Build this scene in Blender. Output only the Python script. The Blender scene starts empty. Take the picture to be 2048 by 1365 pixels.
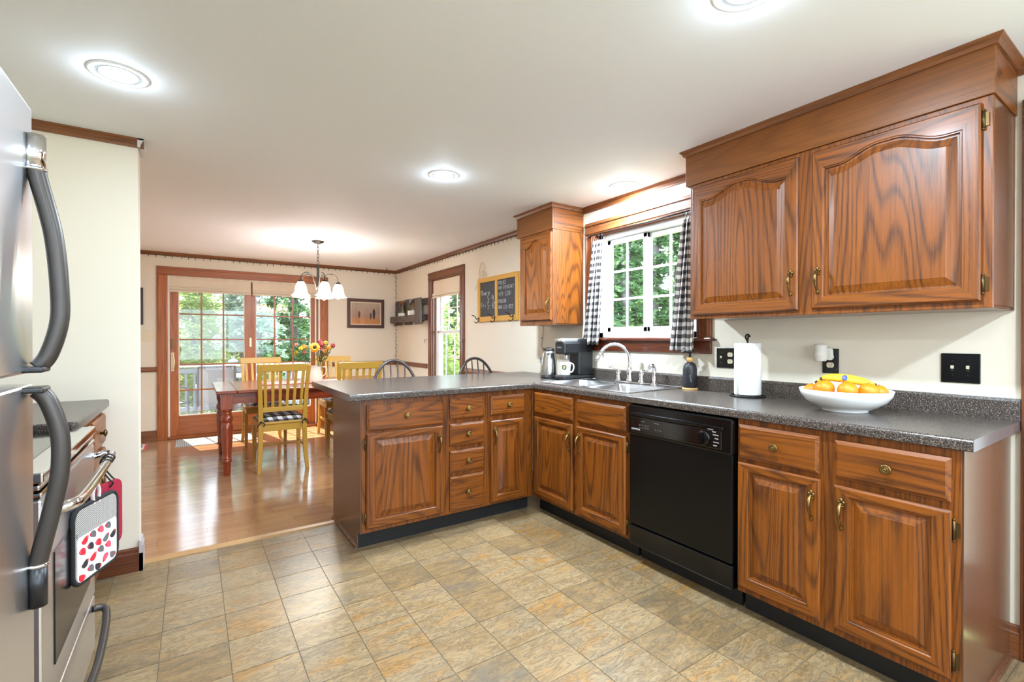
import bpy, bmesh, math, random
import numpy as np
from mathutils import Vector, Matrix
PI = math.pi
RND = random.Random(11)
S = bpy.context.scene
COL = S.collection

# ------------------------------------------------------------------ camera
CAM = Vector((-2.6341, -2.7454, 1.2275)); FPX = 950.72; YAW = 0.5916; PITCH = 0.0046
cd = bpy.data.cameras.new('camera'); co = bpy.data.objects.new('camera', cd); COL.objects.link(co)
cd.sensor_fit = 'HORIZONTAL'; cd.sensor_width = 36; cd.lens = 36 * FPX / 2048; cd.clip_start = .03; cd.clip_end = 200
fw = Vector((math.sin(YAW) * math.cos(PITCH), math.cos(YAW) * math.cos(PITCH), -math.sin(PITCH)))
rt = Vector((math.cos(YAW), -math.sin(YAW), 0)); upv = rt.cross(fw)
mw = Matrix((rt, upv, -fw)).transposed().to_4x4(); mw.translation = CAM
co.matrix_world = mw
S.camera = co
# ------------------------------------------------------------------ world, sun, exposure
w = bpy.data.worlds.new('sky'); S.world = w; w.use_nodes = True
bg = w.node_tree.nodes['Background']; bg.inputs[0].default_value = (.72, .86, 1.0, 1); bg.inputs[1].default_value = 5.0
sl = bpy.data.lights.new('sun', 'SUN'); so = bpy.data.objects.new('sun', sl); COL.objects.link(so)
sl.energy = 16.0; sl.angle = .012; sl.color = (1, .93, .80)
so.rotation_euler = Vector((.22, -1, -1.9)).to_track_quat('-Z', 'Y').to_euler()
LAMP_W = 42.0        # each recessed ceiling lamp
BULB_W = 26.0         # each chandelier bulb
vs = S.view_settings; vs.view_transform = 'Standard'; vs.look = 'None'; vs.gamma = 1; vs.use_curve_mapping = False
vs.exposure = 0.82
S.cycles.use_denoising = True; S.cycles.max_bounces = 10; S.cycles.diffuse_bounces = 6
S.cycles.glossy_bounces = 4; S.cycles.transparent_max_bounces = 16; S.cycles.sample_clamp_indirect = 8
S.cycles.caustics_reflective = False; S.cycles.caustics_refractive = False

# ------------------------------------------------------------------ helpers
WM = {}
class MB:
    def __init__(s): s.v = []; s.f = []; s.uv = None
    def add(s, vs, fs, M=None, sm=False, mi=0):
        o = len(s.v)
        for p in vs:
            p = Vector(p); s.v.append(M @ p if M else p)
        for q in fs: s.f.append((tuple(i + o for i in q), sm, mi))
        return s
    def box(s, x0, x1, y0, y1, z0, z1, M=None, mi=0):
        return s.add([(x0,y0,z0),(x1,y0,z0),(x1,y1,z0),(x0,y1,z0),(x0,y0,z1),(x1,y0,z1),(x1,y1,z1),(x0,y1,z1)],
                     [(0,3,2,1),(4,5,6,7),(0,1,5,4),(1,2,6,5),(2,3,7,6),(3,0,4,7)], M, False, mi)
    def tube(s, pts, r, n=8, M=None, closed=False, mi=0):
        pts = [Vector(p) for p in pts]; m = len(pts)
        rs = r if isinstance(r, (list, tuple)) else [r] * m
        vs = []; nrm = None
        for i, p in enumerate(pts):
            a = pts[i-1] if (i > 0 or closed) else p; b = pts[(i+1) % m] if (i < m-1 or closed) else p
            t = (b - a).normalized()
            if nrm is None:
                nrm = t.orthogonal().normalized()
            nrm = (nrm - t * nrm.dot(t)); nrm = nrm.normalized() if nrm.length > 1e-6 else t.orthogonal().normalized()
            bn = t.cross(nrm)
            for k in range(n):
                a2 = 2*PI*k/n; vs.append(p + (nrm*math.cos(a2) + bn*math.sin(a2)) * rs[i])
        fs = []
        for i in range(m if closed else m-1):
            j = (i+1) % m
            for k in range(n): fs.append((i*n+k, i*n+(k+1)%n, j*n+(k+1)%n, j*n+k))
        if not closed: fs += [tuple(range(n))[::-1], tuple(range((m-1)*n, m*n))]
        return s.add(vs, fs, M, True, mi)
    def lathe(s, prof, n=20, c=(0,0,0), M=None, mi=0, flute=None):
        vs = []; c = Vector(c)
        for (r, z) in prof:
            for k in range(n):
                a = 2*PI*k/n
                rr = r * (1 + (flute(k, z) if flute else 0))
                vs.append(c + Vector((rr*math.cos(a), rr*math.sin(a), z)))
        fs = []; m = len(prof)
        for i in range(m-1):
            for k in range(n): fs.append((i*n+k, i*n+(k+1)%n, (i+1)*n+(k+1)%n, (i+1)*n+k))
        if prof[0][0] > 1e-5: fs.append(tuple(range(n))[::-1])
        if prof[-1][0] > 1e-5: fs.append(tuple(range((m-1)*n, m*n)))
        return s.add(vs, fs, M, True, mi)
    def ell(s, c, rx, ry, rz, n=12, m=8, M=None, mi=0):
        T = Matrix.Translation(Vector(c)) @ Matrix.Diagonal((rx, ry, rz, 1))
        pr = [(math.sin(PI*i/m), -math.cos(PI*i/m)) for i in range(m+1)]
        pr[0] = (1e-4, -1); pr[-1] = (1e-4, 1)
        return s.lathe(pr, n, M=(M @ T if M else T), mi=mi)
    def loft(s, loops, M=None, cap0=False, cap1=False, sm=False, mi=None):
        n = len(loops[0]); vs = [p for l in loops for p in l]; o = len(s.v)
        for p in vs: s.v.append(M @ Vector(p) if M else Vector(p))
        for i in range(len(loops)-1):
            for k in range(n):
                s.f.append(((o+i*n+k, o+i*n+(k+1)%n, o+(i+1)*n+(k+1)%n, o+(i+1)*n+k), sm, mi(k) if mi else 0))
        if cap0: s.f.append((tuple(o+k for k in range(n))[::-1], sm, 0))
        if cap1: s.f.append((tuple(o+(len(loops)-1)*n+k for k in range(n)), sm, 0))
        return s
    def grid(s, fn, nu, nv, sm=True, uv=False, thick=0):
        o = len(s.v)
        for j in range(nv+1):
            for i in range(nu+1): s.v.append(Vector(fn(i/nu, j/nv)))
        for j in range(nv):
            for i in range(nu):
                a = o + j*(nu+1) + i; s.f.append(((a, a+1, a+nu+2, a+nu+1), sm, 0))
        return s
    def prism(s, poly, a0, a1, axis='y', M=None, sm=False):
        def p3(p, a): return {'x': (a, p[0], p[1]), 'y': (p[0], a, p[1]), 'z': (p[0], p[1], a)}[axis]
        return s.loft([[p3(p, a0) for p in poly], [p3(p, a1) for p in poly]], M, True, True, sm)
    def mesh(s, name, mats, T=None, recalc=True, uvf=None):
        me = bpy.data.meshes.new(name)
        vv = [T @ p for p in s.v] if T else s.v
        me.from_pydata([tuple(p) for p in vv], [], [q[0] for q in s.f])
        for m in mats: me.materials.append(m)
        me.polygons.foreach_set('use_smooth', [q[1] for q in s.f])
        me.polygons.foreach_set('material_index', [q[2] for q in s.f])
        if recalc:
            bm = bmesh.new(); bm.from_mesh(me); bmesh.ops.recalc_face_normals(bm, faces=bm.faces); bm.to_mesh(me); bm.free()
        if uvf:
            ul = me.uv_layers.new(name='UVMap')
            for li, l in enumerate(me.loops): ul.data[li].uv = uvf(l.vertex_index, me.vertices[l.vertex_index].co)
        me.update()
        return me
    def build(s, name, mats, parent=None, local=False, bevel=0, origin=None, uvf=None, recalc=True, solid=0, subsurf=0, seg=2):
        if not isinstance(mats, (list, tuple)): mats = [mats]
        T = None
        if parent is not None and not local: T = WM[parent].inverted()
        if origin is not None: T = Matrix.Translation(-Vector(origin))
        o = bpy.data.objects.new(name, s.mesh(name, mats, T, recalc, uvf)); COL.objects.link(o)
        if parent is not None: o.parent = parent; WM[o] = WM[parent]
        else: WM[o] = Matrix.Translation(Vector(origin or (0,0,0)))
        if origin is not None: o.location = origin
        if solid:
            md = o.modifiers.new('solid', 'SOLIDIFY'); md.thickness = solid; md.offset = 0
        if subsurf:
            md = o.modifiers.new('sub', 'SUBSURF'); md.levels = subsurf; md.render_levels = subsurf
        if bevel:
            md = o.modifiers.new('bevel', 'BEVEL'); md.width = bevel; md.segments = seg; md.limit_method = 'ANGLE'; md.angle_limit = .7
        return o
def tag(o, label, cat, group=None, kind=None):
    if label: o['label'] = label
    if cat: o['category'] = cat
    if group: o['group'] = group
    if kind: o['kind'] = kind
    return o
def thing(name, label, cat, loc=(0,0,0), rz=0, group=None, kind=None, lean=None):
    o = bpy.data.objects.new(name, None); COL.objects.link(o); o.empty_display_size = .05
    o.location = loc; o.rotation_euler = lean or (0, 0, rz)
    WM[o] = Matrix.Translation(Vector(loc)) @ o.rotation_euler.to_matrix().to_4x4()
    return tag(o, label, cat, group, kind)
def dup(root, loc, rz, label, group=None):
    r = root.copy(); COL.objects.link(r); r.location = loc; r.rotation_euler = (0, 0, rz); r['label'] = label
    if group: r['group'] = group
    for ch in list(root.children):
        c = ch.copy(); COL.objects.link(c); c.parent = r
        for g in list(ch.children):
            d = g.copy(); COL.objects.link(d); d.parent = c
    return r
def B(*a, **k): return MB().box(*a, **k)
def arc(c, r, a0, a1, n, f): return [f(c[0] + r*math.cos(a0+(a1-a0)*i/n), c[1] + r*math.sin(a0+(a1-a0)*i/n)) for i in range(n+1)]
def rrect(x0, x1, y0, y1, r, n=4):
    out = []
    for cx, cy, a in ((x1-r, y0+r, -PI/2), (x1-r, y1-r, 0), (x0+r, y1-r, PI/2), (x0+r, y0+r, PI)):
        out += [(cx + r*math.cos(a+PI/2*i/n), cy + r*math.sin(a+PI/2*i/n)) for i in range(n+1)]
    return out
def smooth_path(pts, n=6):
    P = [Vector(p) for p in pts]; out = []
    for i in range(len(P)-1):
        p0 = P[max(i-1,0)]; p1 = P[i]; p2 = P[i+1]; p3 = P[min(i+2, len(P)-1)]
        for k in range(n):
            t = k/n
            out.append(.5*((2*p1) + (p2-p0)*t + (2*p0-5*p1+4*p2-p3)*t*t + (3*p1-p0-3*p2+p3)*t**3))
    out.append(P[-1]); return out
def text_mesh(body, size, M, mat, name, parent, font_shear=0):
    c = bpy.data.curves.new('txt', 'FONT'); c.body = body; c.size = size; c.align_x = 'CENTER'; c.shear = font_shear; c.extrude = .0003
    t = bpy.data.objects.new('txt', c); COL.objects.link(t)
    dg = bpy.context.evaluated_depsgraph_get(); dg.update()
    me = bpy.data.meshes.new_from_object(t.evaluated_get(dg)); bpy.data.objects.remove(t)
    me.transform(M); me.materials.clear(); me.materials.append(mat)
    o = bpy.data.objects.new(name, me); COL.objects.link(o); o.parent = parent; WM[o] = WM[parent]
    return o
# local front frames: x = viewer's right, y = into the unit, z = up
RS = -PI/2      # units on the right (sink) wall, seen from -x
RL = PI/2       # units on the left wall, seen from +x

# ------------------------------------------------------------------ materials
def srgb(r, g, b):
    return tuple(((c/255)/12.92 if c/255 <= .04045 else ((c/255+.055)/1.055)**2.4) for c in (r, g, b)) + (1,)
def mat(name, col, rough=.5, metal=0, coat=0, emit=None, es=0, spec=None, trans=0):
    m = bpy.data.materials.new(name); m.use_nodes = True; b = m.node_tree.nodes['Principled BSDF']
    b.inputs['Base Color'].default_value = col; b.inputs['Roughness'].default_value = rough; b.inputs['Metallic'].default_value = metal
    b.inputs['Coat Weight'].default_value = coat; b.inputs['Coat Roughness'].default_value = .15
    if spec is not None: b.inputs['Specular IOR Level'].default_value = spec
    if emit: b.inputs['Emission Color'].default_value = emit; b.inputs['Emission Strength'].default_value = es
    if trans: b.inputs['Transmission Weight'].default_value = trans
    return m
class N:
    def __init__(s, m): s.t = m.node_tree; s.b = s.t.nodes['Principled BSDF']
    def n(s, typ, **k):
        nd = s.t.nodes.new(typ)
        for a, v in k.items():
            if a.startswith('i_'):
                key = a[2:]; key = int(key) if key.isdigit() else key.replace('_', ' ')
                nd.inputs[key].default_value = v
            else: setattr(nd, a, v)
        return nd
    def l(s, a, b): s.t.links.new(a, b)
    def coord(s, scale, rnd=True, kind='Object'):
        tc = s.n('ShaderNodeTexCoord'); v = tc.outputs[kind]
        if rnd:
            oi = s.n('ShaderNodeObjectInfo'); mu = s.n('ShaderNodeMath', operation='MULTIPLY', i_1=17.0); s.l(oi.outputs['Random'], mu.inputs[0])
            ad = s.n('ShaderNodeVectorMath', operation='ADD'); s.l(v, ad.inputs[0]); s.l(mu.outputs[0], ad.inputs[1]); v = ad.outputs[0]
        mp = s.n('ShaderNodeVectorMath', operation='MULTIPLY'); mp.inputs[1].default_value = scale; s.l(v, mp.inputs[0])
        return mp.outputs[0]
    def noise(s, vec, scale=1, detail=2, rough=.5, dist=0):
        nd = s.n('ShaderNodeTexNoise', i_Scale=scale, i_Detail=detail, i_Roughness=rough, i_Distortion=dist); s.l(vec, nd.inputs['Vector']); return nd.outputs['Fac']
    def math(s, op, a, b=None, c=None):
        nd = s.n('ShaderNodeMath', operation=op)
        for i, x in enumerate((a, b, c)):
            if x is None: continue
            if isinstance(x, (int, float)): nd.inputs[i].default_value = x
            else: s.l(x, nd.inputs[i])
        return nd.outputs[0]
    def ramp(s, fac, stops):
        nd = s.n('ShaderNodeValToRGB'); e = nd.color_ramp.elements
        while len(e) < len(stops): e.new(.5)
        for el, (p, c) in zip(e, stops): el.position = p; el.color = c
        s.l(fac, nd.inputs[0]); return nd.outputs[0]
    def mix(s, fac, a, b, typ='MIX'):
        nd = s.n('ShaderNodeMix', data_type='RGBA', blend_type=typ)
        for sock, x in ((nd.inputs[0], fac), (nd.inputs[6], a), (nd.inputs[7], b)):
            if isinstance(x, (int, float, tuple)): sock.default_value = x
            else: s.l(x, sock)
        return nd.outputs[2]
    def bump(s, h, st=.2, d=.002):
        nd = s.n('ShaderNodeBump', i_Strength=st, i_Distance=d); s.l(h, nd.inputs['Height']); s.l(nd.outputs[0], s.b.inputs['Normal'])
    def col(s, c): s.l(c, s.b.inputs['Base Color'])
W1 = (1,1,1,1); K1 = (0,0,0,1)
def wood(name, light, dark, axis='z', rough=.4, bands=30, stren=.6, across=4.2, along=.32, coat=.06, pore=.5):
    m = mat(name, light, rough, coat=coat); q = N(m)
    def sc(a, b): return {'z': (a, a, b), 'x': (b, a, a), 'y': (a, b, a)}[axis]
    n1 = q.noise(q.coord(sc(across, along)), 1, 1.5, .45, .5)
    ln = q.math('PINGPONG', q.math('MULTIPLY', n1, bands*2.0), 1.0)
    lr = q.ramp(ln, [(0, W1), (.22, (.62,.62,.62,1)), (.5, (.1,.1,.1,1)), (1, K1)])
    po = q.noise(q.coord(sc(420, 14)), 1, 2, .6)
    pr = q.ramp(po, [(.42, K1), (.62, W1)])
    pm = q.math('MULTIPLY', pr, pore)
    fac = q.math('MINIMUM', q.math('ADD', q.math('MULTIPLY', lr, stren), q.math('MULTIPLY', pm, q.math('ADD', q.math('MULTIPLY', lr, .6), .4))), 1.0)
    fl_ = q.ramp(q.noise(q.coord(sc(110, 1.6)), 1, 2, .5), [(.46, K1), (.62, (.34,.34,.34,1))])
    fac = q.math('MINIMUM', q.math('ADD', fac, fl_), 1.0)
    big = q.noise(q.coord(sc(3, .6)), 1, 2)
    base = q.mix(q.ramp(big, [(.3, K1), (.75, (.5,.5,.5,1))]), light, tuple(light[i]*.45+dark[i]*.55 for i in range(3)) + (1,))
    q.col(q.mix(fac, base, dark)); q.bump(q.math('SUBTRACT', 1.0, fac), .12, .001)
    return m
OAK_L = srgb(142,76,12); OAK_D = srgb(76,37,7)
M_oakv = wood('oak_vertical', OAK_L, OAK_D, 'z'); M_oakx = wood('oak_horizontal', OAK_L, OAK_D, 'x'); M_oaky = wood('oak_lengthwise', OAK_L, OAK_D, 'y')
M_sofx = wood('soffit_veneer', srgb(132,76,24), srgb(98,54,16), 'x', .38, 20, .25, pore=.35)
M_side = wood('cabinet_side_veneer', srgb(104,66,44), srgb(76,45,29), 'z', .26, 16, .25, 6, .2, .3)
M_trimx = wood('trim_wood_x', srgb(142,88,48), srgb(98,56,28), 'x', .35, 14, .45, 14, .5)
M_trimy = wood('trim_wood_y', srgb(134,80,44), srgb(92,50,26), 'y', .35, 14, .45, 14, .5)
M_trimz = wood('trim_wood_z', srgb(142,88,48), srgb(98,56,28), 'z', .35, 14, .45, 14, .5)
M_sillw = wood('window_stain', srgb(112,52,28), srgb(70,28,16), 'y', .25, 14, .4, 14, .5, .4)
M_sillz = wood('window_stain_upright', srgb(136,74,36), srgb(88,42,20), 'z', .3, 14, .4, 14, .5, .3)
M_doorz = wood('door_pine_upright', srgb(186,108,48), srgb(132,68,28), 'z', .35, 14, .4, 12, .5)
M_doorx = wood('door_pine_cross', srgb(178,102,46), srgb(126,64,26), 'x', .35, 14, .4, 12, .5)
M_table = wood('cherry_table', srgb(142,60,28), srgb(92,32,16), 'x', .22, 14, .4, 10, .5, .5)
M_tablez = wood('cherry_table_leg', srgb(150,62,28), srgb(96,34,16), 'z', .22, 14, .3, 20, 1, .5)
M_dark = wood('dark_stool_wood', srgb(70,58,54), srgb(44,36,34), 'z', .35, 3, .3)
M_grey = wood('weathered_board', srgb(120,108,100), srgb(58,50,46), 'z', .8, 6, .7, 16, 1.5, 0)
M_greyh = wood('weathered_board_flat', srgb(128,116,106), srgb(62,54,50), 'y', .8, 6, .7, 16, 1.5, 0)
M_yfrm = mat('mustard_frame', srgb(214,160,66), .5)
def plank_mat():
    m = mat('oak_floorboard', srgb(176,120,76), .22, coat=.5); q = N(m)
    oi = q.n('ShaderNodeObjectInfo')
    c = q.ramp(oi.outputs['Random'], [(0, srgb(166,124,90)), (.5, srgb(184,142,104)), (1, srgb(154,114,82))])
    g = q.noise(q.coord((1.6, 60, 60)), 1, 3, .6)
    q.col(q.mix(q.ramp(g, [(.35, K1), (.8, W1)]), c, srgb(146,102,68)))
    h = q.noise(q.coord((3, 30, 30), False), 1, 2); q.bump(h, .12, .002)
    r = q.n('ShaderNodeMapRange', i_3=.10, i_4=.18); q.l(h, r.inputs[0]); q.l(r.outputs[0], q.b.inputs['Roughness'])
    return m
M_plank = plank_mat()
def tile_mat():
    m = mat('slate_vinyl', srgb(186,168,140), .3); q = N(m)
    v = q.coord((3.6, 11, 5)); oi = q.n('ShaderNodeObjectInfo')
    a = q.noise(v, 1.0, 5, .6, 1.2); b = q.noise(v, 2.3, 6, .65, 2.0); c = q.noise(v, .8, 3, .5, .6)
    t = q.math('ADD', q.math('MULTIPLY', a, .75), q.math('MULTIPLY', oi.outputs['Random'], .3))
    base = q.ramp(t, [(.30, srgb(116,97,72)), (.45, srgb(142,113,74)), (.58, srgb(150,127,94)), (.75, srgb(154,112,58))])
    base = q.mix(q.ramp(c, [(.52, K1), (.72, (.55,.55,.55,1))]), base, srgb(114,105,90))
    vein = q.ramp(q.math('ABSOLUTE', q.math('SUBTRACT', b, .5)), [(0, W1), (.03, (.4,.4,.4,1)), (.08, K1)])
    q.col(q.mix(q.math('MULTIPLY', vein, .75), base, srgb(86,74,58))); q.bump(b, .25, .002)
    return m
M_tile = tile_mat(); M_grout = mat('vinyl_joint', srgb(112,97,74), .6)
def counter_mat():
    m = mat('speckled_laminate', srgb(70,62,58), .26); q = N(m)
    a = q.noise(q.coord((1,1,1), False), 260, 2, .6); b = q.noise(q.coord((1,1,1), False), 150, 2, .6)
    c = q.ramp(a, [(.40, srgb(44,38,36)), (.52, srgb(78,68,62)), (.60, srgb(96,86,78)), (.68, srgb(150,136,122))])
    q.col(q.mix(q.ramp(b, [(.55, K1), (.68, (.8,.8,.8,1))]), c, srgb(52,42,38))); return m
M_count = counter_mat(); M_cap = mat('laminate_end_cap', srgb(92,88,90), .14)
def paint(name, col, rough=.6, sc=60, st=.05):
    m = mat(name, col, rough); q = N(m); q.bump(q.noise(q.coord((1,1,1), False), sc, 3), st, .002); return m
M_wall = paint('cream_wall_paint', srgb(230,220,202)); M_ceil = paint('white_ceiling_paint', srgb(240,242,246), .7)
M_white = mat('white_vinyl', srgb(236,236,236), .35); M_jamb = mat('white_jamb', srgb(230,224,212), .45)
M_black = mat('black_gloss', srgb(9,9,10), .16, spec=.4); M_blackm = mat('black_matte', srgb(16,16,17), .55); M_blackp = mat('black_plastic', srgb(26,26,28), .35)
M_chrome = mat('chrome', srgb(225,225,228), .08, 1); M_iron = mat('black_iron', srgb(24,22,22), .45, .4)
def steel():
    m = mat('brushed_steel', srgb(222,223,226), .30, 1); q = N(m)
    q.bump(q.noise(q.coord((260, 260, 4), False), 1, 2), .04, .001); return m
M_steel = steel(); M_sink = mat('sink_steel', srgb(196,196,196), .22, 1); M_bronze = mat('dark_bronze', srgb(74,66,60), .38, .7)
M_brass = mat('antique_brass', srgb(126,100,60), .38, 1); M_fr_h = mat('fridge_handle_grey', srgb(70,64,60), .38, .5)
M_yellow = mat('mustard_paint', srgb(184,140,52), .42); M_ivory = mat('ivory_plastic', srgb(226,214,184), .4); M_offw = mat('offwhite_plastic', srgb(226,222,212), .4)
M_ceram = mat('white_ceramic', srgb(238,236,232), .15, coat=.3); M_paper = paint('paper_towel', srgb(240,238,234), .9, 220, .3)
M_linen = paint('linen_shade', srgb(222,206,184), .9, 300, .2); M_bamboo = mat('bamboo', srgb(206,160,96), .5)
M_soap = mat('matte_black_glass', srgb(34,34,38), .42); M_green = mat('stem_green', srgb(58,86,42), .6); M_chalk = mat('chalk', srgb(226,226,220), .9)
M_slate = mat('chalkboard', srgb(72,72,76), .7); M_print = mat('pale_print', srgb(206,206,206), .5)
def glass_mat(name, tint=(1,1,1,1)):
    m = bpy.data.materials.new(name); m.use_nodes = True; t = m.node_tree; t.nodes.remove(t.nodes['Principled BSDF'])
    o = t.nodes['Material Output']; mx = t.nodes.new('ShaderNodeMixShader'); lw = t.nodes.new('ShaderNodeLayerWeight'); pw = t.nodes.new('ShaderNodeMath'); pw.operation = 'POWER'; pw.inputs[1].default_value = 5.0; t.links.new(lw.outputs['Facing'], pw.inputs[0]); fr = t.nodes.new('ShaderNodeMath'); fr.operation = 'MULTIPLY_ADD'; fr.inputs[1].default_value = .9; fr.inputs[2].default_value = .035; t.links.new(pw.outputs[0], fr.inputs[0])
    tr = t.nodes.new('ShaderNodeBsdfTransparent'); tr.inputs[0].default_value = tint; gl = t.nodes.new('ShaderNodeBsdfGlossy'); gl.inputs['Roughness'].default_value = .0
    t.links.new(fr.outputs[0], mx.inputs[0]); t.links.new(tr.outputs[0], mx.inputs[1]); t.links.new(gl.outputs[0], mx.inputs[2]); t.links.new(mx.outputs[0], o.inputs[0]); return m
M_glass = glass_mat('window_glass')
def screen_mat():
    m = bpy.data.materials.new('insect_screen'); m.use_nodes = True; t = m.node_tree; b = t.nodes['Principled BSDF']; b.inputs['Base Color'].default_value = srgb(120,124,128); b.inputs['Roughness'].default_value = .7
    o = t.nodes['Material Output']; mx = t.nodes.new('ShaderNodeMixShader'); mx.inputs[0].default_value = .28; tr = t.nodes.new('ShaderNodeBsdfTransparent')
    t.links.new(tr.outputs[0], mx.inputs[1]); t.links.new(b.outputs[0], mx.inputs[2]); t.links.new(mx.outputs[0], o.inputs[0]); return m
M_screen = screen_mat()
def gingham(name, f):
    m = mat(name, W1, .9); q = N(m); uv = q.n('ShaderNodeTexCoord'); sx = q.n('ShaderNodeSeparateXYZ'); q.l(uv.outputs['UV'], sx.inputs[0])
    a = q.math('GREATER_THAN', q.math('FRACT', q.math('MULTIPLY', sx.outputs[0], f)), .5); b = q.math('GREATER_THAN', q.math('FRACT', q.math('MULTIPLY', sx.outputs[1], f)), .5)
    q.col(q.ramp(q.math('MULTIPLY', q.math('ADD', a, b), .5), [(0, srgb(232,228,222)), (.34, srgb(122,114,110)), (.67, srgb(34,30,32))]))
    for nd in q.t.nodes:
        if nd.type == 'VALTORGB': nd.color_ramp.interpolation = 'CONSTANT'
    return m
M_ging = gingham('gingham_cloth', 20); M_ging2 = gingham('buffalo_check', 12)
def leaf_mat(name, c1, c2):
    m = mat(name, c1, .6); q = N(m); n = q.noise(q.coord((1,1,1)), .9, 3); n2 = q.noise(q.coord((1,1,1)), 7, 2)
    q.col(q.mix(q.ramp(q.math('ADD', q.math('MULTIPLY', n, .6), q.math('MULTIPLY', n2, .4)), [(.38, K1), (.62, W1)]), c1, c2))
    t = q.t; o = t.nodes['Material Output']; ad = t.nodes.new('ShaderNodeMixShader'); ad.inputs[0].default_value = .45; tl = t.nodes.new('ShaderNodeBsdfTranslucent'); tl.inputs[0].default_value = c2
    t.links.new(q.b.outputs[0], ad.inputs[1]); t.links.new(tl.outputs[0], ad.inputs[2]); t.links.new(ad.outputs[0], o.inputs[0]); return m
M_leaf = [leaf_mat('hemlock_leaf', srgb(48,76,50), srgb(98,134,84)), leaf_mat('pine_leaf', srgb(92,120,104), srgb(150,176,156)), leaf_mat('beech_leaf', srgb(96,128,66), srgb(168,192,110))]
M_bark = paint('bark', srgb(88,84,84), .9, 12, .6)

# ------------------------------------------------------------------ room shell
H = 2.28; YB = 4.39; XL = -3.66; YN = -4.4; T = .14
def struct(o, label=None, cat=None): return tag(o, label, cat, None, 'structure')
def holed(mb, axis, a0, a1, u0, u1, w0, w1, holes):
    us = sorted({u0, u1, *[x for h in holes for x in h[:2]]}); ws = sorted({w0, w1, *[x for h in holes for x in h[2:]]})
    for i in range(len(us)-1):
        run = None
        for j in range(len(ws)-1):
            cu = (us[i]+us[i+1])/2; cw = (ws[j]+ws[j+1])/2
            inside = any(h[0] < cu < h[1] and h[2] < cw < h[3] for h in holes)
            if not inside and run is None: run = ws[j]
            if run is not None and (inside or j == len(ws)-2):
                top = ws[j] if inside else ws[j+1]
                if axis == 'x': mb.box(a0, a1, us[i], us[i+1], run, top)
                else: mb.box(us[i], us[i+1], a0, a1, run, top)
                run = None
    return mb
WIN1 = (-.92, -.005, 1.235, 2.045); WIN2 = (2.256, 3.06, .62, 2.0); DR2 = (-3.32, -2.43, 0, 2.03); SLD = (-2.885, -1.13, 0, 2.0)
struct(holed(MB(), 'x', 0, T, YN-T, YB+T, 0, H, [WIN1, WIN2, DR2]).build('wall_right', M_wall), 'cream painted wall behind the sink and chalkboard', 'wall')
struct(holed(MB(), 'y', YB, YB+T, XL, 0, 0, H, [SLD]).build('wall_back', M_wall), 'cream painted wall around the sliding glass door', 'wall')
struct(B(XL-T, XL, YN-T, YB+T, 0, H).build('wall_left', M_wall), 'cream wall behind fridge and stove', 'wall')
NW = (-3.2, -.4, .6, 2.1)
struct(holed(MB(), 'y', YN-T, YN, XL, 0, 0, H, [NW]).build('wall_near', M_wall), 'cream wall behind the camera, opened for an added wide window', 'wall')
struct(B(XL, -2.872, .447, .57, 0, H).build('wall_divider', M_wall), 'short cream wall stub between fridge side and dining room', 'wall')
struct(B(XL-T, T, YN-T, YB+T, H, H+.12).build('ceiling', M_ceil), 'flat white painted ceiling', 'ceiling')
# kitchen floor: vinyl tiles
fk = struct(B(XL, 0, YN, .53, -.06, -.002).build('floor', M_grout), 'tan slate-look vinyl tile floor of the kitchen', 'floor')
PT = .2268; TX0 = -.703; TY0 = -.51
tb = MB().loft([[(x, y, -.004) for x, y in rrect(.0012, PT-.0012, .0012, PT-.0012, .002, 1)], [(x, y, 0) for x, y in rrect(.002, PT-.002, .002, PT-.002, .002, 1)]], None, False, True)
tme = tb.mesh('tile', [M_tile])
def in_view(x, y):
    return y > CAM.y + .25 and x > -3.35 and x < -.5 and y < .53 and not (y > .1 and x > -1.83) and (Vector((x, y, 0)) - Vector((CAM.x, CAM.y, 0))).normalized().dot(Vector((fw.x, fw.y, 0)).normalized()) > .55
edge_cells = MB()
for i in range(-16, 5):
    for j in range(-18, 6):
        x = TX0 + i*PT; y = TY0 + j*PT
        if x < XL or x + PT > .0 or y < YN: continue
        if y + PT > .53:
            if y > .53: continue
            if -3.0 < x < -1.8: 
                o = B(.0012, PT-.0012, .0012, .53-y-.002, -.004, 0).build('tile', M_tile, fk); o.location = (x, y, 0)
            continue
        if in_view(x+PT/2, y+PT/2):
            o = bpy.data.objects.new('tile', tme); COL.objects.link(o); o.parent = fk; o.location = (x, y, 0)
        else: edge_cells.box(x+.001, x+PT-.001, y+.001, y+PT-.001, -.004, 0)
o = edge_cells.build('tile_remainder', M_tile, fk); o['kind'] = 'stuff'
# dining floor: oak strips running along x
fd = struct(B(XL, 0, .53, YB, -.06, -.006).build('floor', mat('floor_gap', srgb(74,48,30), .6)), 'honey oak strip floor of the dining room', 'floor')
PWD = .0845; y = .575; r = 0
bme = {}
def plank(x0, x1, y):
    L = round(x1-x0, 3)
    if L not in bme: bme[L] = B(.0006, L-.0006, .0006, PWD-.0006, -.008, 0).mesh('floorboard', [M_plank])
    o = bpy.data.objects.new('floorboard', bme[L]); COL.objects.link(o); o.parent = fd; o.location = (x0, y, 0)
while y < YB - .01:
    x = XL + [0, .42, .85, .2, .64][r % 5]
    if x > XL: plank(XL, x, y)
    while x < -.001:
        L = RND.choice((.75, .9, 1.05, 1.2)); x1 = min(x+L, 0) if x+L < -.15 else 0
        plank(round(x, 3), round(x1, 3), y); x = x1
    y += PWD; r += 1
struct(MB().prism([(.52,0),(.528,.009),(.565,.011),(.577,0)], -2.87, -1.835, 'x').build('trim_1', mat('threshold_wood', srgb(176,134,84), .4)), 'pale wood threshold strip between tile and oak floor', 'trim')

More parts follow.
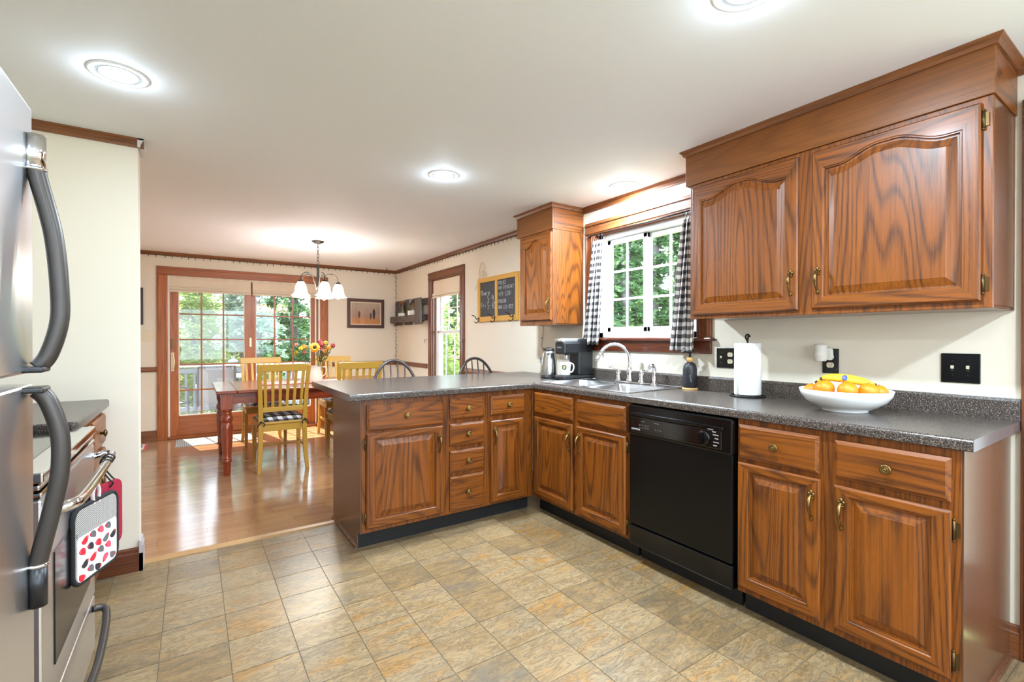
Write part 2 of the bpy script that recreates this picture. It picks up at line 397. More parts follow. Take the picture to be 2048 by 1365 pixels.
def crown(name, pts_fn, label):
    return struct(pts_fn.build(name, [M_trimx]), label, 'trim')
CP = [(0, 0), (-.028, 0), (-.028, -.008), (-.02, -.018), (-.012, -.036), (-.012, -.045), (0, -.045)]   # offset from wall, below ceiling
def crown_x(yw, x0, x1, sgn=1): return MB().prism([(yw + sgn*p[0], H + p[1]) for p in CP], x0, x1, 'x')
def crown_y(xw, y0, y1, sgn=1): return MB().prism([(xw + sgn*p[0], H + p[1]) for p in CP], y0, y1, 'y')
struct(crown_x(YB, XL, 0).build('trim_2', M_trimx), 'thin brown crown moulding above sliding door', 'trim')
struct(crown_y(0, .62, YB).build('trim_3', M_trimy), 'thin brown crown moulding above the chalkboard wall', 'trim')
struct(crown_y(0, -1.06, .13).build('trim_4', M_trimy), 'thin brown crown moulding above kitchen window', 'trim')
struct(crown_y(0, YN, -2.31).build('trim_5', M_trimy), 'thin brown crown moulding right of the big cabinet', 'trim')
struct(crown_x(.447, XL, -2.845).build('trim_6', M_trimx), 'brown crown moulding on the short wall by the fridge', 'trim')
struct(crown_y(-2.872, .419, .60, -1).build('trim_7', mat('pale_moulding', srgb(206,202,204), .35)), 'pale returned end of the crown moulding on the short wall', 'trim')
def base_x(yw, x0, x1, sg=1, h=.125):
    return MB().prism([(yw, 0), (yw-sg*.016, 0), (yw-sg*.016, h-.03), (yw-sg*.011, h-.024), (yw-sg*.011, h-.008), (yw-sg*.004, h), (yw, h)], x0, x1, 'x')
def base_y(xw, y0, y1, sg=1, h=.125):
    return MB().prism([(xw, 0), (xw-sg*.016, 0), (xw-sg*.016, h-.03), (xw-sg*.011, h-.024), (xw-sg*.011, h-.008), (xw-sg*.004, h), (xw, h)], y0, y1, 'y')
struct(base_x(YB, XL, -2.992).build('baseboard_back', M_trimx), 'brown baseboard left of the sliding door', 'baseboard')
struct(base_x(YB, -1.0, 0).build('baseboard_back_right', M_trimx), 'brown baseboard right of the sliding door', 'baseboard')
struct(base_y(0, .98, YB).build('baseboard_right', M_trimy), 'brown baseboard under the dining window', 'baseboard')
struct(base_x(.447, -3.06, -2.856).build('baseboard_divider', wood('baseboard_dark', srgb(112,58,28), srgb(78,36,18), 'x')), 'dark brown baseboard at foot of the short wall', 'baseboard')
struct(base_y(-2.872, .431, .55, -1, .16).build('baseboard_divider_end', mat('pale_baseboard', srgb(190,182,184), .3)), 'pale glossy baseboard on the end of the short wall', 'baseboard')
struct(base_y(0, -2.34, -2.295).build('baseboard_kitchen', M_trimy), 'brown baseboard right of the base cabinets', 'baseboard')
struct(MB().prism([(YB, .83), (YB-.014, .83), (YB-.018, .85), (YB-.014, .885), (YB, .89)], XL, -2.992, 'x').build('trim_8', M_trimx), 'brown chair rail left of the sliding door', 'trim')
struct(MB().prism([(YB, .83), (YB-.014, .83), (YB-.018, .85), (YB-.014, .885), (YB, .89)], -1.0, 0, 'x').build('trim_9', M_trimx), 'brown chair rail right of the sliding door', 'trim')
struct(MB().prism([(0, .83), (-.014, .83), (-.018, .85), (-.014, .885), (0, .89)], 3.22, YB, 'y').build('trim_10', M_trimy), 'brown chair rail left of the dining window', 'trim')
struct(MB().prism([(0, .83), (-.014, .83), (-.018, .85), (-.014, .885), (0, .89)], .98, 2.144, 'y').build('trim_11', M_trimy), 'brown chair rail right of the dining window', 'trim')

# ------------------------------------------------------------------ windows and doors
def casing_parts(parent, axis, wall, u0, u1, w0, w1, cw, sg, mh, mz, bottom=False, top=True, d=.02):
    """flat moulded casing round an opening; axis = wall normal, sg = side the room is on"""
    def bar(nm, a0, a1, b0, b1, m):
        mb = MB()
        for k, (ins, dep) in enumerate(((0, d), )):
            if axis == 'y': mb.box(a0, a1, min(wall, wall+sg*dep), max(wall, wall+sg*dep), b0, b1)
            else: mb.box(min(wall, wall+sg*dep), max(wall, wall+sg*dep), a0, a1, b0, b1)
        if b1-b0 > a1-a0:
            for e0, e1, dp in ((a0+cw*.12, a0+cw*.3, d*1.35), (a1-cw*.25, a1-cw*.1, d*1.25)):
                if axis == 'y': mb.box(e0, e1, min(wall, wall+sg*dp), max(wall, wall+sg*dp), b0, b1-.002)
                else: mb.box(min(wall, wall+sg*dp), max(wall, wall+sg*dp), e0, e1, b0, b1-.002)
        else:
            for e0, e1, dp in ((b0+cw*.1, b0+cw*.28, d*1.3), (b1-cw*.28, b1-cw*.1, d*1.4)):
                if axis == 'y': mb.box(a0+.002, a1-.002, min(wall, wall+sg*dp), max(wall, wall+sg*dp), e0, e1)
                else: mb.box(min(wall, wall+sg*dp), max(wall, wall+sg*dp), a0+.002, a1-.002, e0, e1)
        return mb.build(nm, m, parent, bevel=.003)
    bar('casing', u0-cw, u0, w0, w1, mz); bar('casing', u1, u1+cw, w0, w1, mz)
    bar('head_casing', u0-cw, u1+cw, w1, w1+cw, mh)
    if bottom: bar('bottom_casing', u0-cw, u1+cw, w0-cw, w0, mh)
# sliding door
d1 = struct(thing('door_1', None, None, (-2.0, YB, 0)), 'brown wood sliding patio door with gridded glass', 'door')
casing_parts(d1, 'y', YB, SLD[0], SLD[1], 0, SLD[3], .107, -1, M_doorx, M_doorz, d=.022)
jm = MB().box(SLD[0], SLD[0]+.02, YB-.01, YB+T, 0, 2.0).box(SLD[1]-.02, SLD[1], YB-.01, YB+T, 0, 2.0).box(SLD[0], SLD[1], YB, YB+T, 1.98, 2.0)
jm.box(SLD[1]-.06, SLD[1]-.045, YB+.02, YB+.05, .02, 1.98); jm.build('jamb', M_jamb, d1)
B(SLD[0], SLD[1], YB-.03, YB+T, 0, .03).build('sill', M_doorx, d1, bevel=.004)
def slide_panel(x0, x1, gx0, gx1, yc):
    p = MB()
    p.box(x0, gx0, yc-.02, yc+.02, .032, 1.975).box(gx1, x1, yc-.02, yc+.02, .032, 1.975).build
    fr = p.build('panel_stiles', M_doorz, d1, bevel=.004)
    MB().box(gx0, gx1, yc-.02, yc+.02, .032, .274).box(gx0, gx1, yc-.02, yc+.02, 1.85, 1.975).build('panel_rails', M_doorx, d1, bevel=.004)
    MB().box(gx0, gx1, yc-.003, yc+.003, .274, 1.85).build('pane', M_glass, d1)
    for k in (1, 2):
        xx = gx0 + (gx1-gx0)*k/3; B(xx-.009, xx+.009, yc-.012, yc-.004, .274, 1.85).build('muntin', M_doorz, d1)
    for k in range(1, 5):
        zz = .274 + .3152*k; B(gx0, gx1, yc-.0125, yc-.004, zz-.009, zz+.009).build('muntin', M_doorx, d1)
    e = MB()
    for a in ((gx0, gx0+.008, .274, 1.85), (gx1-.008, gx1, .274, 1.85), (gx0, gx1, .274, .284)): e.box(a[0], a[1], yc-.019, yc-.006, a[2], a[3])
    e.build('glazing_bead', M_jamb, d1)
slide_panel(-2.875, -1.985, -2.778, -2.067, YB+.03); slide_panel(-2.03, -1.135, -1.933, -1.241, YB+.085)
B(-2.78, -2.05, YB+.112, YB+.114, .2, 1.95).build('insect_screen', M_screen, d1)
hb = MB().box(-2.855, -2.823, YB, YB+.011, .83, 1.06); hp = smooth_path([(-2.839, YB+.01, 1.04), (-2.832, YB-.035, 1.02), (-2.822, YB-.045, .945), (-2.832, YB-.035, .87), (-2.839, YB+.01, .85)])
hb.tube(hp, .009, 8).build('pull_handle', mat('cream_lever', srgb(232,218,180), .3), d1, bevel=.003)
B(-2.852, -2.826, YB-.004, YB+.011, 1.11, 1.22).build('lock_plate', M_brass, d1, bevel=.003)
B(-2.012, -1.988, YB-.006, YB+.011, 1.12, 1.24).build('latch_plate', mat('pale_brass', srgb(226,206,150), .3, .5), d1, bevel=.003)
# kitchen window
k1 = struct(thing('window_1', None, None, (0, -.46, 1.235)), 'white vinyl sliding window over the sink in brown casing', 'window')
y0, y1, z0, z1 = WIN1
casing_parts(k1, 'x', 0, y0, y1, z0, z1, .1, -1, M_trimy, M_sillz, d=.02)
MB().box(0, .12, y0, y0+.012, z0, z1).box(0, .12, y1-.012, y1, z0, z1).box(0, .12, y0, y1, z1-.012, z1).build('reveal', M_sillz, k1)
B(-.045, .12, y0-.115, y1+.11, z0-.022, z0).build('sill', M_sillw, k1, bevel=.006)
B(-.018, 0, y0-.1, y1+.095, z0-.1, z0-.022).build('apron', M_sillw, k1, bevel=.004)
fy0, fy1, fz0, fz1 = y0+.012, y1-.012, z0, z1-.012
f = MB()
def frame_ring(mb, x0, x1, a0, a1, b0, b1, t): mb.box(x0, x1, a0, a0+t, b0, b1).box(x0, x1, a1-t, a1, b0, b1).box(x0, x1, a0, a1, b0, b0+t).box(x0, x1, a0, a1, b1-t, b1); return mb
frame_ring(f, .03, .12, fy0, fy1, fz0, fz1, .042).build('vinyl_frame', M_white, k1, bevel=.003)
for (a0, a1, xa) in ((-.475, -.085, .05), (-.85, -.435, .085)):
    frame_ring(MB(), xa, xa+.03, a0, a1, fz0+.045, fz1-.045, .036).build('sash', M_white, k1, bevel=.003)
    g0, g1, h0, h1 = a0+.036, a1-.036, fz0+.081, fz1-.081
    B(xa+.012, xa+.016, g0, g1, h0, h1).build('pane', M_glass, k1)
    B(xa+.004, xa+.012, (g0+g1)/2-.008, (g0+g1)/2+.008, h0, h1).build('muntin', M_white, k1)
    for q_ in (1, 2):
        zz = h0 + (h1-h0)*q_/3; B(xa+.0045, xa+.012, g0, g1, zz-.008, zz+.008).build('muntin', M_white, k1)
# dining window
k2 = struct(thing('window_2', None, None, (0, 2.66, .62)), 'tall narrow double-hung window in brown casing in the dining room', 'window')
y0, y1, z0, z1 = WIN2
casing_parts(k2, 'x', 0, y0, y1, z0, z1, .1, -1, M_trimy, M_sillz, d=.02, bottom=True)
MB().box(0, .13, y0, y0+.014, z0, z1).box(0, .13, y1-.014, y1, z0, z1).box(0, .13, y0, y1, z1-.014, z1).box(0, .13, y0, y1, z0, z0+.014).build('reveal', M_sillz, k2)
frame_ring(MB(), .04, .13, y0+.014, y1-.014, z0+.014, z1-.014, .04).build('vinyl_frame', M_white, k2, bevel=.003)
for (b0, b1, xa) in ((z0+.05, 1.335, .05), (1.30, z1-.05, .09)):
    a0, a1 = y0+.05, y1-.05
    frame_ring(MB(), xa, xa+.03, a0, a1, b0, b1, .034).build('sash', M_white, k2, bevel=.003)
    B(xa+.012, xa+.016, a0+.034, a1-.034, b0+.034, b1-.034).build('pane', M_glass, k2)
    for q_ in (1, 2):
        yy = a0 + (a1-a0)*q_/3; B(xa+.004, xa+.012, yy-.007, yy+.007, b0+.034, b1-.034).build('muntin', M_white, k2)
    zz = (b0+b1)/2; B(xa+.0045, xa+.012, a0+.034, a1-.034, zz-.007, zz+.007).build('muntin', M_white, k2)
# glazed exterior door at the right edge of the frame
d2 = struct(thing('door_2', None, None, (0, -2.87, 0)), 'glazed door in brown casing beside the base cabinets', 'door')
casing_parts(d2, 'x', 0, DR2[0], DR2[1], 0, DR2[3], .105, -1, M_trimy, M_sillz, d=.02)
y0, y1 = DR2[0]+.005, DR2[1]-.005
frame_ring(MB(), .04, .08, y0, y1, .005, 2.02, .11).box(.04, .08, y0, y1, .005, .3).build('leaf', M_white, d2, bevel=.003)
B(.058, .062, y0+.11, y1-.11, .3, 1.91).build('pane', M_glass, d2)
MB().ell((.0, y0+.06, 1.0), .03, .03, .03).tube([(.0, y0+.06, 1.0), (.045, y0+.06, 1.0)], .012, 10).build('door_handle', M_brass, d2)
k3 = struct(thing('added_window', None, None, (-1.6, YN, .85)), 'added unseen wide white window behind the camera, for daylight', 'window')  # unseen window, added to bring more daylight in from behind the camera
frame_ring(MB(), 0, .06, NW[0], NW[1], NW[2], NW[3], .05)
mb = MB(); 
for a in ((NW[0], NW[0]+.05, NW[2], NW[3]), (NW[1]-.05, NW[1], NW[2], NW[3]), (NW[0], NW[1], NW[2], NW[2]+.05), (NW[0], NW[1], NW[3]-.05, NW[3]), (-1.83, -1.77, NW[2], NW[3])): mb.box(a[0], a[1], YN-.09, YN-.03, a[2], a[3])
mb.build('vinyl_frame', M_white, k3); B(NW[0], NW[1], YN-.062, YN-.058, NW[2], NW[3]).build('pane', M_glass, k3)
casing_parts(k3, 'y', YN, NW[0], NW[1], NW[2], NW[3], .1, 1, M_trimx, M_trimz, bottom=True)

# ------------------------------------------------------------------ cabinets
def offset(poly, d):
    n = len(poly); out = []
    for i in range(n):
        p0 = Vector(poly[i-1]); p1 = Vector(poly[i]); p2 = Vector(poly[(i+1) % n])
        e1 = (p1-p0).normalized(); e2 = (p2-p1).normalized(); n1 = Vector((-e1.y, e1.x)); n2 = Vector((-e2.y, e2.x))
        m = (n1+n2); k = d / max(.35, 1 + n1.dot(n2)); out.append((p1.x + m.x*k, p1.y + m.y*k))
    return out
def ring3(poly, d): return [(p[0], -d, p[1]) for p in poly]
pull_mb = MB()
pull_mb.tube(smooth_path([(0, -.004, .046), (0, -.022, .03), (0, -.027, .005), (0, -.018, -.024), (0, -.004, -.043)]), [.0045]*1 + [.0062]*6 + [.0072]*6 + [.005]*6 + [.0044]*4 + [.006]*2, 8)
for (x, z, rx, rz) in ((0, .057, .0065, .009), (-.008, .05, .006, .006), (.008, .05, .006, .006), (0, .043, .009, .006), (0, -.046, .0075, .010), (0, .035, .010, .005)):
    pull_mb.ell((x, -.004, z), rx, .0055, rz, 8, 5)
PULL = pull_mb.mesh('pull', [M_brass])
KNOB = MB().lathe([(.0001, 0), (.007, 0), (.006, .010), (.013, .014), (.0175, .017), (.0175, .021), (.013, .024), (.0115, .0225), (.0105, .0225), (.009, .025), (.0065, .0245), (.0055, .0225), (.004, .0255), (.0001, .0265)], 20, M=Matrix.Rotation(PI/2, 4, 'X')).mesh('knob', [M_brass])
HINGE = MB().tube([(0, -.004, -.03), (0, -.004, .03)], .0045, 8).box(-.003, .014, -.002, .0, -.024, .024).ell((0, -.004, .033), .0045, .0045, .005, 8, 5).ell((0, -.004, -.033), .0045, .0045, .005, 8, 5).mesh('hinge', [mat('hinge_bronze', srgb(96,76,48), .4, .9)])
def put(name, me, parent, loc, sc=None):
    o = bpy.data.objects.new(name, me); COL.objects.link(o); o.parent = parent; o.location = loc; WM[o] = WM[parent]
    if sc: o.scale = sc
    return o
def door(parent, u0, u1, w0, w1, arch=0, pull=None, pull_w=None, hinge=None):
    st = .056; n = 18 if arch else 1
    top = [(u1-st - (u1-u0-2*st)*i/(n+1), 0) for i in range(1, n+1)]
    def az(u):
        if not arch: return 0
        t = (u-u0-st)/(u1-u0-2*st); b = max(0, min(1, (min(t, 1-t)-.10)/.34)); b = b*b*(3-2*b)
        return arch*(b-1)
    inner = [(u0+st, w0+st), (u1-st, w0+st), (u1-st, w1-st*.72+az(u1-st))] + [(p[0], w1-st*.72+az(p[0])) for p in top] + [(u0+st, w1-st*.72+az(u0+st))]
    outer = [(u0, w0), (u1, w0), (u1, w1)] + [(p[0], w1) for p in top] + [(u0, w1)]
    o2 = [(u0+.006, w0+.006), (u1-.006, w0+.006), (u1-.006, w1-.006)] + [(p[0], w1-.006) for p in top] + [(u0+.006, w1-.006)]
    N_ = len(inner)
    mi = lambda k: 1 if (k == 0 or 2 <= k <= N_-2) else 0
    loops = [ring3(outer, 0), ring3(outer, .013), ring3(o2, .02), ring3(offset(inner, -.009), .02), ring3(offset(inner, -.006), .0165), ring3(offset(inner, -.002), .0165), ring3(inner, .009)]
    d = MB().loft(loops, mi=mi).build('door', [M_oakv, M_oakx], parent, True)
    pl = [ring3(offset(inner, -.001), .008), ring3(offset(inner, .004), .0075), ring3(offset(inner, .007), .0075), ring3(offset(inner, .034), .0165), ring3(offset(inner, .037), .018)]
    MB().loft(pl, cap1=True).build('panel', M_oakv, d, True)
    if pull: put('handle', PULL, d, ((u0+.028) if pull == 'L' else (u1-.028), -.021, pull_w))
    if hinge:
        for zz in (w0+.06, w1-.06): put('hinge', HINGE, d, ((u0-.005) if hinge == 'L' else (u1+.005), -.004, zz), (-1 if hinge == 'L' else 1, 1, 1))
    return d
def drawer(parent, u0, u1, w0, w1, knob=True):
    def rc(i): return [(u0+i, w0+i), (u1-i, w0+i), (u1-i, w1-i), (u0+i, w1-i)]
    d = MB().loft([ring3(rc(0), 0), ring3(rc(0), .012), ring3(rc(.013), .02)], cap1=True).build('drawer', M_oakx, parent, True)
    if knob: put('knob', KNOB, d, ((u0+u1)/2, -.0195, (w0+w1)/2))
    return d
def base_cab(name, label, loc, rz, Wd, depth, left_panel=False, right_panel=False, toe=(0, 0), toe_h=.1):
    t = thing(name, label, 'cabinet', loc, rz)
    b = MB().box(.001, .018, .02, depth, toe_h, .8745).box(Wd-.018, Wd-.001, .02, depth, toe_h, .8745).box(.018, Wd-.018, .02, depth, toe_h, toe_h+.018).box(.018, Wd-.018, depth-.012, depth, toe_h+.018, .8745)
    b.build('body', M_side, t, True)
    MB().box(0.0005, Wd-.0005, 0, .02, toe_h+.003, .8745).build('face_frame', M_oakv, t, True, bevel=.002)
    if toe is not None: B(toe[0], Wd-toe[1], .066, .085, 0, toe_h+.003).build('toe_kick', M_blackm, t, True)
    return t
# peninsula
PX0, PX1, PX2, PX3 = -1.833, -1.299, -.998, -.61
c = base_cab('base_cabinet', 'oak base cabinet with one wide drawer at the free end of the peninsula', (PX0, 0, 0), 0, PX1-PX0, .62)
drawer(c, .029, .509, .690, .845); door(c, .025, .510, .128, .68, pull='R', pull_w=.568, hinge='L')
e = MB().prism([(.066, 0), (.627, 0), (.627, .8745), (.0, .8745), (.0, .103), (.066, .103)], -.006, 0, 'x').build('end_panel', M_side, c, True)
MB().prism([(-.006, 0), (-.02, 0), (-.018, .012), (-.006, .018)], .066, .627, 'y').build('shoe_moulding', M_side, c, True)
B(.0, PX3-PX0, .621, .626, 0, .8745).build('back_panel', M_side, c, True)
c = base_cab('drawer_cabinet', 'narrow oak cabinet with a stack of four knobbed drawers in the peninsula', (PX1, 0, 0), 0, PX2-PX1, .62)
for a, b in ((.707, .845), (.539, .682), (.367, .510), (.124, .344)): drawer(c, .025, .278, a, b)
c = base_cab('base_cabinet', 'narrow oak base cabinet with drawer over door in the inner corner', (PX2, 0, 0), 0, PX3-PX2, .62)
drawer(c, .027, .31, .709, .842); door(c, .027, .306, .12, .674, pull='L', pull_w=.566)
# sink run, local x = -y
c = base_cab('sink_base_cabinet', 'oak two-door base cabinet with false drawers below the sink', (-.61, -.0005, 0), RS, .92, .60)
drawer(c, .037, .447, .703, .851, False); drawer(c, .488, .895, .703, .847, False)
door(c, .033, .444, .124, .678, pull='R', pull_w=.566); door(c, .484, .894, .124, .678, pull='L', pull_w=.572, hinge='R')
c = base_cab('base_cabinet', 'oak two-door base cabinet under the fruit bowl, with bright knobs', (-.61, -1.545, 0), RS, .748, .60, toe_h=.1)
drawer(c, .010, .339, .703, .85); drawer(c, .391, .724, .703, .846)
door(c, .008, .343, .132, .682, pull='R', pull_w=.573); door(c, .390, .725, .135, .676, pull='L', pull_w=.57, hinge='R')
MB().prism([(.0, 0), (.60, 0), (.60, .8745), (.0, .8745)], .748, .752, 'x').build('end_panel', M_side, c, True)
MB().prism([(.752, 0), (.766, 0), (.764, .012), (.752, .018)], 0, .60, 'y').build('shoe_moulding', M_side, c, True)
# upper cabinets
def upper(name, label, loc, Wd, z0, z1, ms=None):
    t = thing(name, label, 'cabinet', loc, RS)
    B(0, Wd, .02, .313, z0+.012, z1).build('body', ms or M_side, t, True)
    B(0, Wd, 0, .02, z0, z1).build('face_frame', M_oakv, t, True, bevel=.002)
    B(.004, Wd-.004, .02, .313, z0, z0+.012).build('bottom_panel', M_side, t, True)
    return t
c = upper('upper_cabinet', 'large oak upper cabinet with two arched doors above the fruit bowl', (-.315, -1.0885, 0), 1.215, 1.337, 2.082)
door(c, .02, .577, 1.359, 2.062, .047, pull='R', pull_w=1.482); door(c, .635, 1.186, 1.362, 2.06, .047, pull='L', pull_w=1.482, hinge='R')
B(1.215, 1.2155, .295, .313, 1.337, 2.082).build('scribe_strip', M_oakv, c, True)
c = upper('upper_cabinet', 'small oak upper cabinet with one arched door beside the chalkboard', (-.315, .585, 0), .4475, 1.337, 2.082, M_oakv)
door(c, .038, .442, 1.374, 2.06, .055, pull='R', pull_w=1.482)
def soffit(label, ya, yb, L):
    t = thing('cabinet_soffit', label, 'soffit', (-.323, ya, 2.083), RS)
    B(0, L, 0, .02, 0, H-2.083).build('front_board', M_sofx, t, True, bevel=.002)
    for a in (0, L-.02): B(a, a+.02, .02, .322, 0, H-2.083).build('side_board', M_sofx if 0 else M_oaky, t, True, bevel=.002)
    pr = [(0, -.03), (-.008, -.03), (-.014, -.016), (-.024, -.006), (-.024, 0), (0, 0)]; hh = H-2.083
    lo = []
    for p in pr:
        e_ = -p[0]; lo.append([(-e_, .322, hh+p[1]), (-e_, -e_, hh+p[1]), (L+e_, -e_, hh+p[1]), (L+e_, .322, hh+p[1])])
    m = MB(); n = len(lo)
    for i in range(n):
        j = (i+1) % n
        for k in range(3): m.add([lo[i][k], lo[i][k+1], lo[j][k+1], lo[j][k]], [(0, 1, 2, 3)])
    m.build('crown', M_trimx, t, True)
soffit('long oak soffit box above the large upper cabinet', -1.062, -2.309, 1.247)
soffit('short oak soffit box above the small upper cabinet', .6177, .1345, .4832)

# ------------------------------------------------------------------ countertop
ct = thing('countertop', 'dark speckled laminate countertop in an L round sink and peninsula', 'countertop', (-.6, 0, .879))
ZT, ZU = .914, .879
sy0, sy1, sx0, sx1 = -.828, -.042, -.548, -.05
m = MB().box(-1.906, 0, -.004, .976, ZU, ZT).box(-.6, 0, sy1, -.004, ZU, ZT).box(-.6, sx0, sy0, sy1, ZU, ZT).box(sx1, 0, sy0, sy1, ZU, ZT).box(-.6, 0, -2.322, sy0, ZU, ZT)
def nose(n=8): return [(0, ZT)] + [(-.018 - .014*math.sin(PI*i/n*.5), ZT - .014 + .014*math.cos(PI*i/n*.5)) for i in range(n+1)] + [(-.032, ZU-.001), (-.028, ZU-.004), (0, ZU-.004)]
m.prism([(-.6+p[0], p[1]) for p in nose()], -2.322, -.004, 'y', sm=False)
m.prism([(-.004+p[0], p[1]) for p in nose()], -1.906, -.6, 'x', sm=False)
m.build('slab', M_count, ct)
bs = MB().prism([(0, ZT), (-.02, ZT), (-.02, ZT+.072), (-.014, ZT+.082), (0, ZT+.083)], -2.322, .05, 'y'); bs.build('backsplash', M_count, ct)
B(-1.9075, -1.906, -.036, .976, ZU-.003, ZT-.0005).build('end_cap', M_cap, ct)
B(-.632, 0, -2.3235, -2.322, ZU-.003, ZT-.0005).build('end_cap', M_cap, ct); B(-.02, 0, -2.3235, -2.322, ZT, ZT+.08).build('end_cap', M_cap, ct)

# ------------------------------------------------------------------ sink and faucet
sk = thing('kitchen_sink', 'double-bowl stainless steel sink set in the countertop', 'sink', (-.3, -.435, ZT))
m = MB(); zr = ZT+.004
halves = ((-.435, -.022, -.42, -.05), (-.848, -.435, -.815, -.45))
nq = 6
for (h0, h1, b0, b1) in halves:
    inn = rrect(-.535, -.165, b0, b1, .06, nq)
    def sq(x0, x1, ya, yb):
        out = []
        for (cx, cy) in ((x1, ya), (x1, yb), (x0, yb), (x0, ya)):
            out += [(cx, cy)] * (nq+1)
        return out
    out = []
    for i, p in enumerate(inn):
        cx, cy = p
        q4 = i // (nq+1); k = i % (nq+1)
        cor = [(-.03, h0), (-.03, h1), (-.565, h1), (-.565, h0)][q4]
        out.append(cor)
    rim = [(min(max(p[0]+( .006 if p[0] > -.35 else -.006), -.545), -.155), p[1] + (.006 if p[1] > (b0+b1)/2 else -.006)) for p in inn]
    m.loft([[(p[0], p[1], zr) for p in out], [(p[0], p[1], zr) for p in rim], [(p[0], p[1], zr-.003) for p in inn],
            [(p[0]*.985-.005, p[1], ZT-.13) for p in inn], [(-.35+(p[0]+.35)*.93, (b0+b1)/2+(p[1]-(b0+b1)/2)*.93, ZT-.165) for p in inn], [(-.35+(p[0]+.35)*.2, (b0+b1)/2+(p[1]-(b0+b1)/2)*.2, ZT-.17) for p in inn]], cap1=True, sm=True)
sb = m.build('basin', M_sink, sk, recalc=True)
ed = MB(); lp = rrect(-.567, -.028, -.85, -.02, .03, 5)
ed.tube([(p[0], p[1], zr-.001) for p in lp], .0045, 6, closed=True).build('rim', M_sink, sk)
for yy in (-.235, -.632): MB().lathe([(.001, .004), (.02, .003), (.04, .004), (.042, 0)], 16, (-.35, yy, ZT-.168)).build('drain', M_chrome, sk)
fx = -.092; zf = ZT+.006
fa = thing('faucet', 'chrome gooseneck kitchen faucet with two lever handles', 'faucet', (fx, -.44, zf))
MB().prism(rrect(fx-.028, fx+.028, -.575, -.305, .025, 5), zf, zf+.01, 'z').build('base_plate', M_chrome, fa, bevel=.003)
sp = [(fx, -.44, zf+.01), (fx, -.44, 1.02), (fx, -.44, 1.06)] 
dirv = Vector((-.88, .42, 0)).normalized(); Rr = .112
sp = [Vector(p) for p in sp] + [Vector((fx, -.44, 1.078)) + dirv*(Rr - Rr*math.cos(a)) + Vector((0, 0, Rr*math.sin(a))) for a in [PI*i/14 for i in range(0, 13)]]
MB().tube(sp, .0115, 12).lathe([(.024, 0), (.024, .012), (.018, .03), (.021, .06), (.02, .085), (.0135, .1), (.0115, .1)], 18, (fx, -.44, zf+.008)).build('spout', M_chrome, fa)
tp = sp[-1]; dn = (sp[-1]-sp[-2]).normalized()
MB().tube([tp, tp+dn*.012, tp+dn*.013, tp+dn*.03, tp+dn*.06], [.0145, .0145, .011, .014, .017], 14).build('spray_head', M_chrome, fa)
for yy, dl in ((-.335, Vector((-.25, .9, .25))), (-.545, Vector((-.25, -.9, .12)))):
    h = MB().lathe([(.022, 0), (.022, .008), (.015, .02), (.018, .045), (.017, .06), (.012, .07), (.012, .08), (.006, .086), (.0001, .087)], 16, (fx, yy, zf+.009))
    p0 = Vector((fx, yy, zf+.088)); dl = dl.normalized(); h.tube([p0, p0+dl*.03, p0+dl*.055, p0+dl*.065], [.0055, .005, .007, .009], 8).ell(p0+dl*.068, .009, .009, .009, 8, 6).build('handle', M_chrome, fa)
ss = MB().lathe([(.026, 0), (.024, .01), (.014, .022), (.015, .07), (.0165, .09), (.014, .105)], 16, (fx, -.655, zf-.002)).tube(smooth_path([(fx, -.655, zf+.095), (fx-.005, -.655, zf+.122), (fx-.03, -.65, zf+.128), (fx-.045, -.648, zf+.112)]), [.014]*7+[.015]*6+[.012]*6, 10)
tag(ss.build('side_sprayer', M_chrome, origin=(fx, -.655, zf)), 'small chrome side sprayer right of the faucet handles', 'sprayer')

# ------------------------------------------------------------------ dishwasher
dw = thing('dishwasher', 'black built-in dishwasher with dial and push-button panel', 'dishwasher', (-.61, -.925, 0), RS)
WD = .613
B(.004, WD-.004, .03, .58, .1, .87).build('body', M_blackm, dw, True)
B(.004, WD-.004, -.022, .03, .215, .705).build('door_panel', mat('dishwasher_door', srgb(10,9,9), .28, spec=.25), dw, True, bevel=.004)
B(.0, WD, -.03, .03, .705, .868).build('console', M_black, dw, True, bevel=.008)
B(.03, WD-.05, -.036, -.03, .722, .806).build('control_panel', mat('control_black', srgb(10,10,11), .08, coat=.5), dw, True, bevel=.005)
B(.03, WD-.04, -.04, -.03, .812, .828).build('grip', M_black, dw, True, bevel=.005)
B(.002, WD-.002, -.024, .03, .100, .207).build('lower_panel', M_black, dw, True, bevel=.006)
B(.01, WD-.01, .07, .085, 0, .1).build('toe_kick', M_blackm, dw, True)
dial = MB().lathe([(.036, 0), (.034, .012), (.03, .014), (.0001, .014)], 24, M=Matrix.Translation((.475, -.036, .764)) @ Matrix.Rotation(PI/2, 4, 'X')).box(-.006, .006, -.03, -.013, -.026, .026, M=Matrix.Translation((.475, -.036, .764))).build('dial', M_black, dw, True)
TX = Matrix.Rotation(PI/2, 4, 'X')
def tmat(x, y, z): return Matrix.Translation((x, y, z)) @ TX
text_mesh('KENMORE', .013, tmat(.062, -.0366, .736), M_print, 'brand_lettering', dw)
for i, (x, z, s_) in enumerate(((.11, .783, 'WASH'), (.20, .785, 'OPTIONS'))): text_mesh(s_, .008, tmat(x, -.0366, z), mat('dim_print', srgb(120,112,110), .6), 'panel_lettering', dw)
mb = MB()
for i in range(4):
    for j in range(2): mb.box(.085+i*.018, .095+i*.018, -.0372, -.036, .748+j*.014, .756+j*.014)
for i in range(3): mb.box(.19+i*.016, .198+i*.016, -.0372, -.036, .75, .758)
mb.build('push_buttons', mat('button_grey', srgb(70,64,62), .4), dw, True)
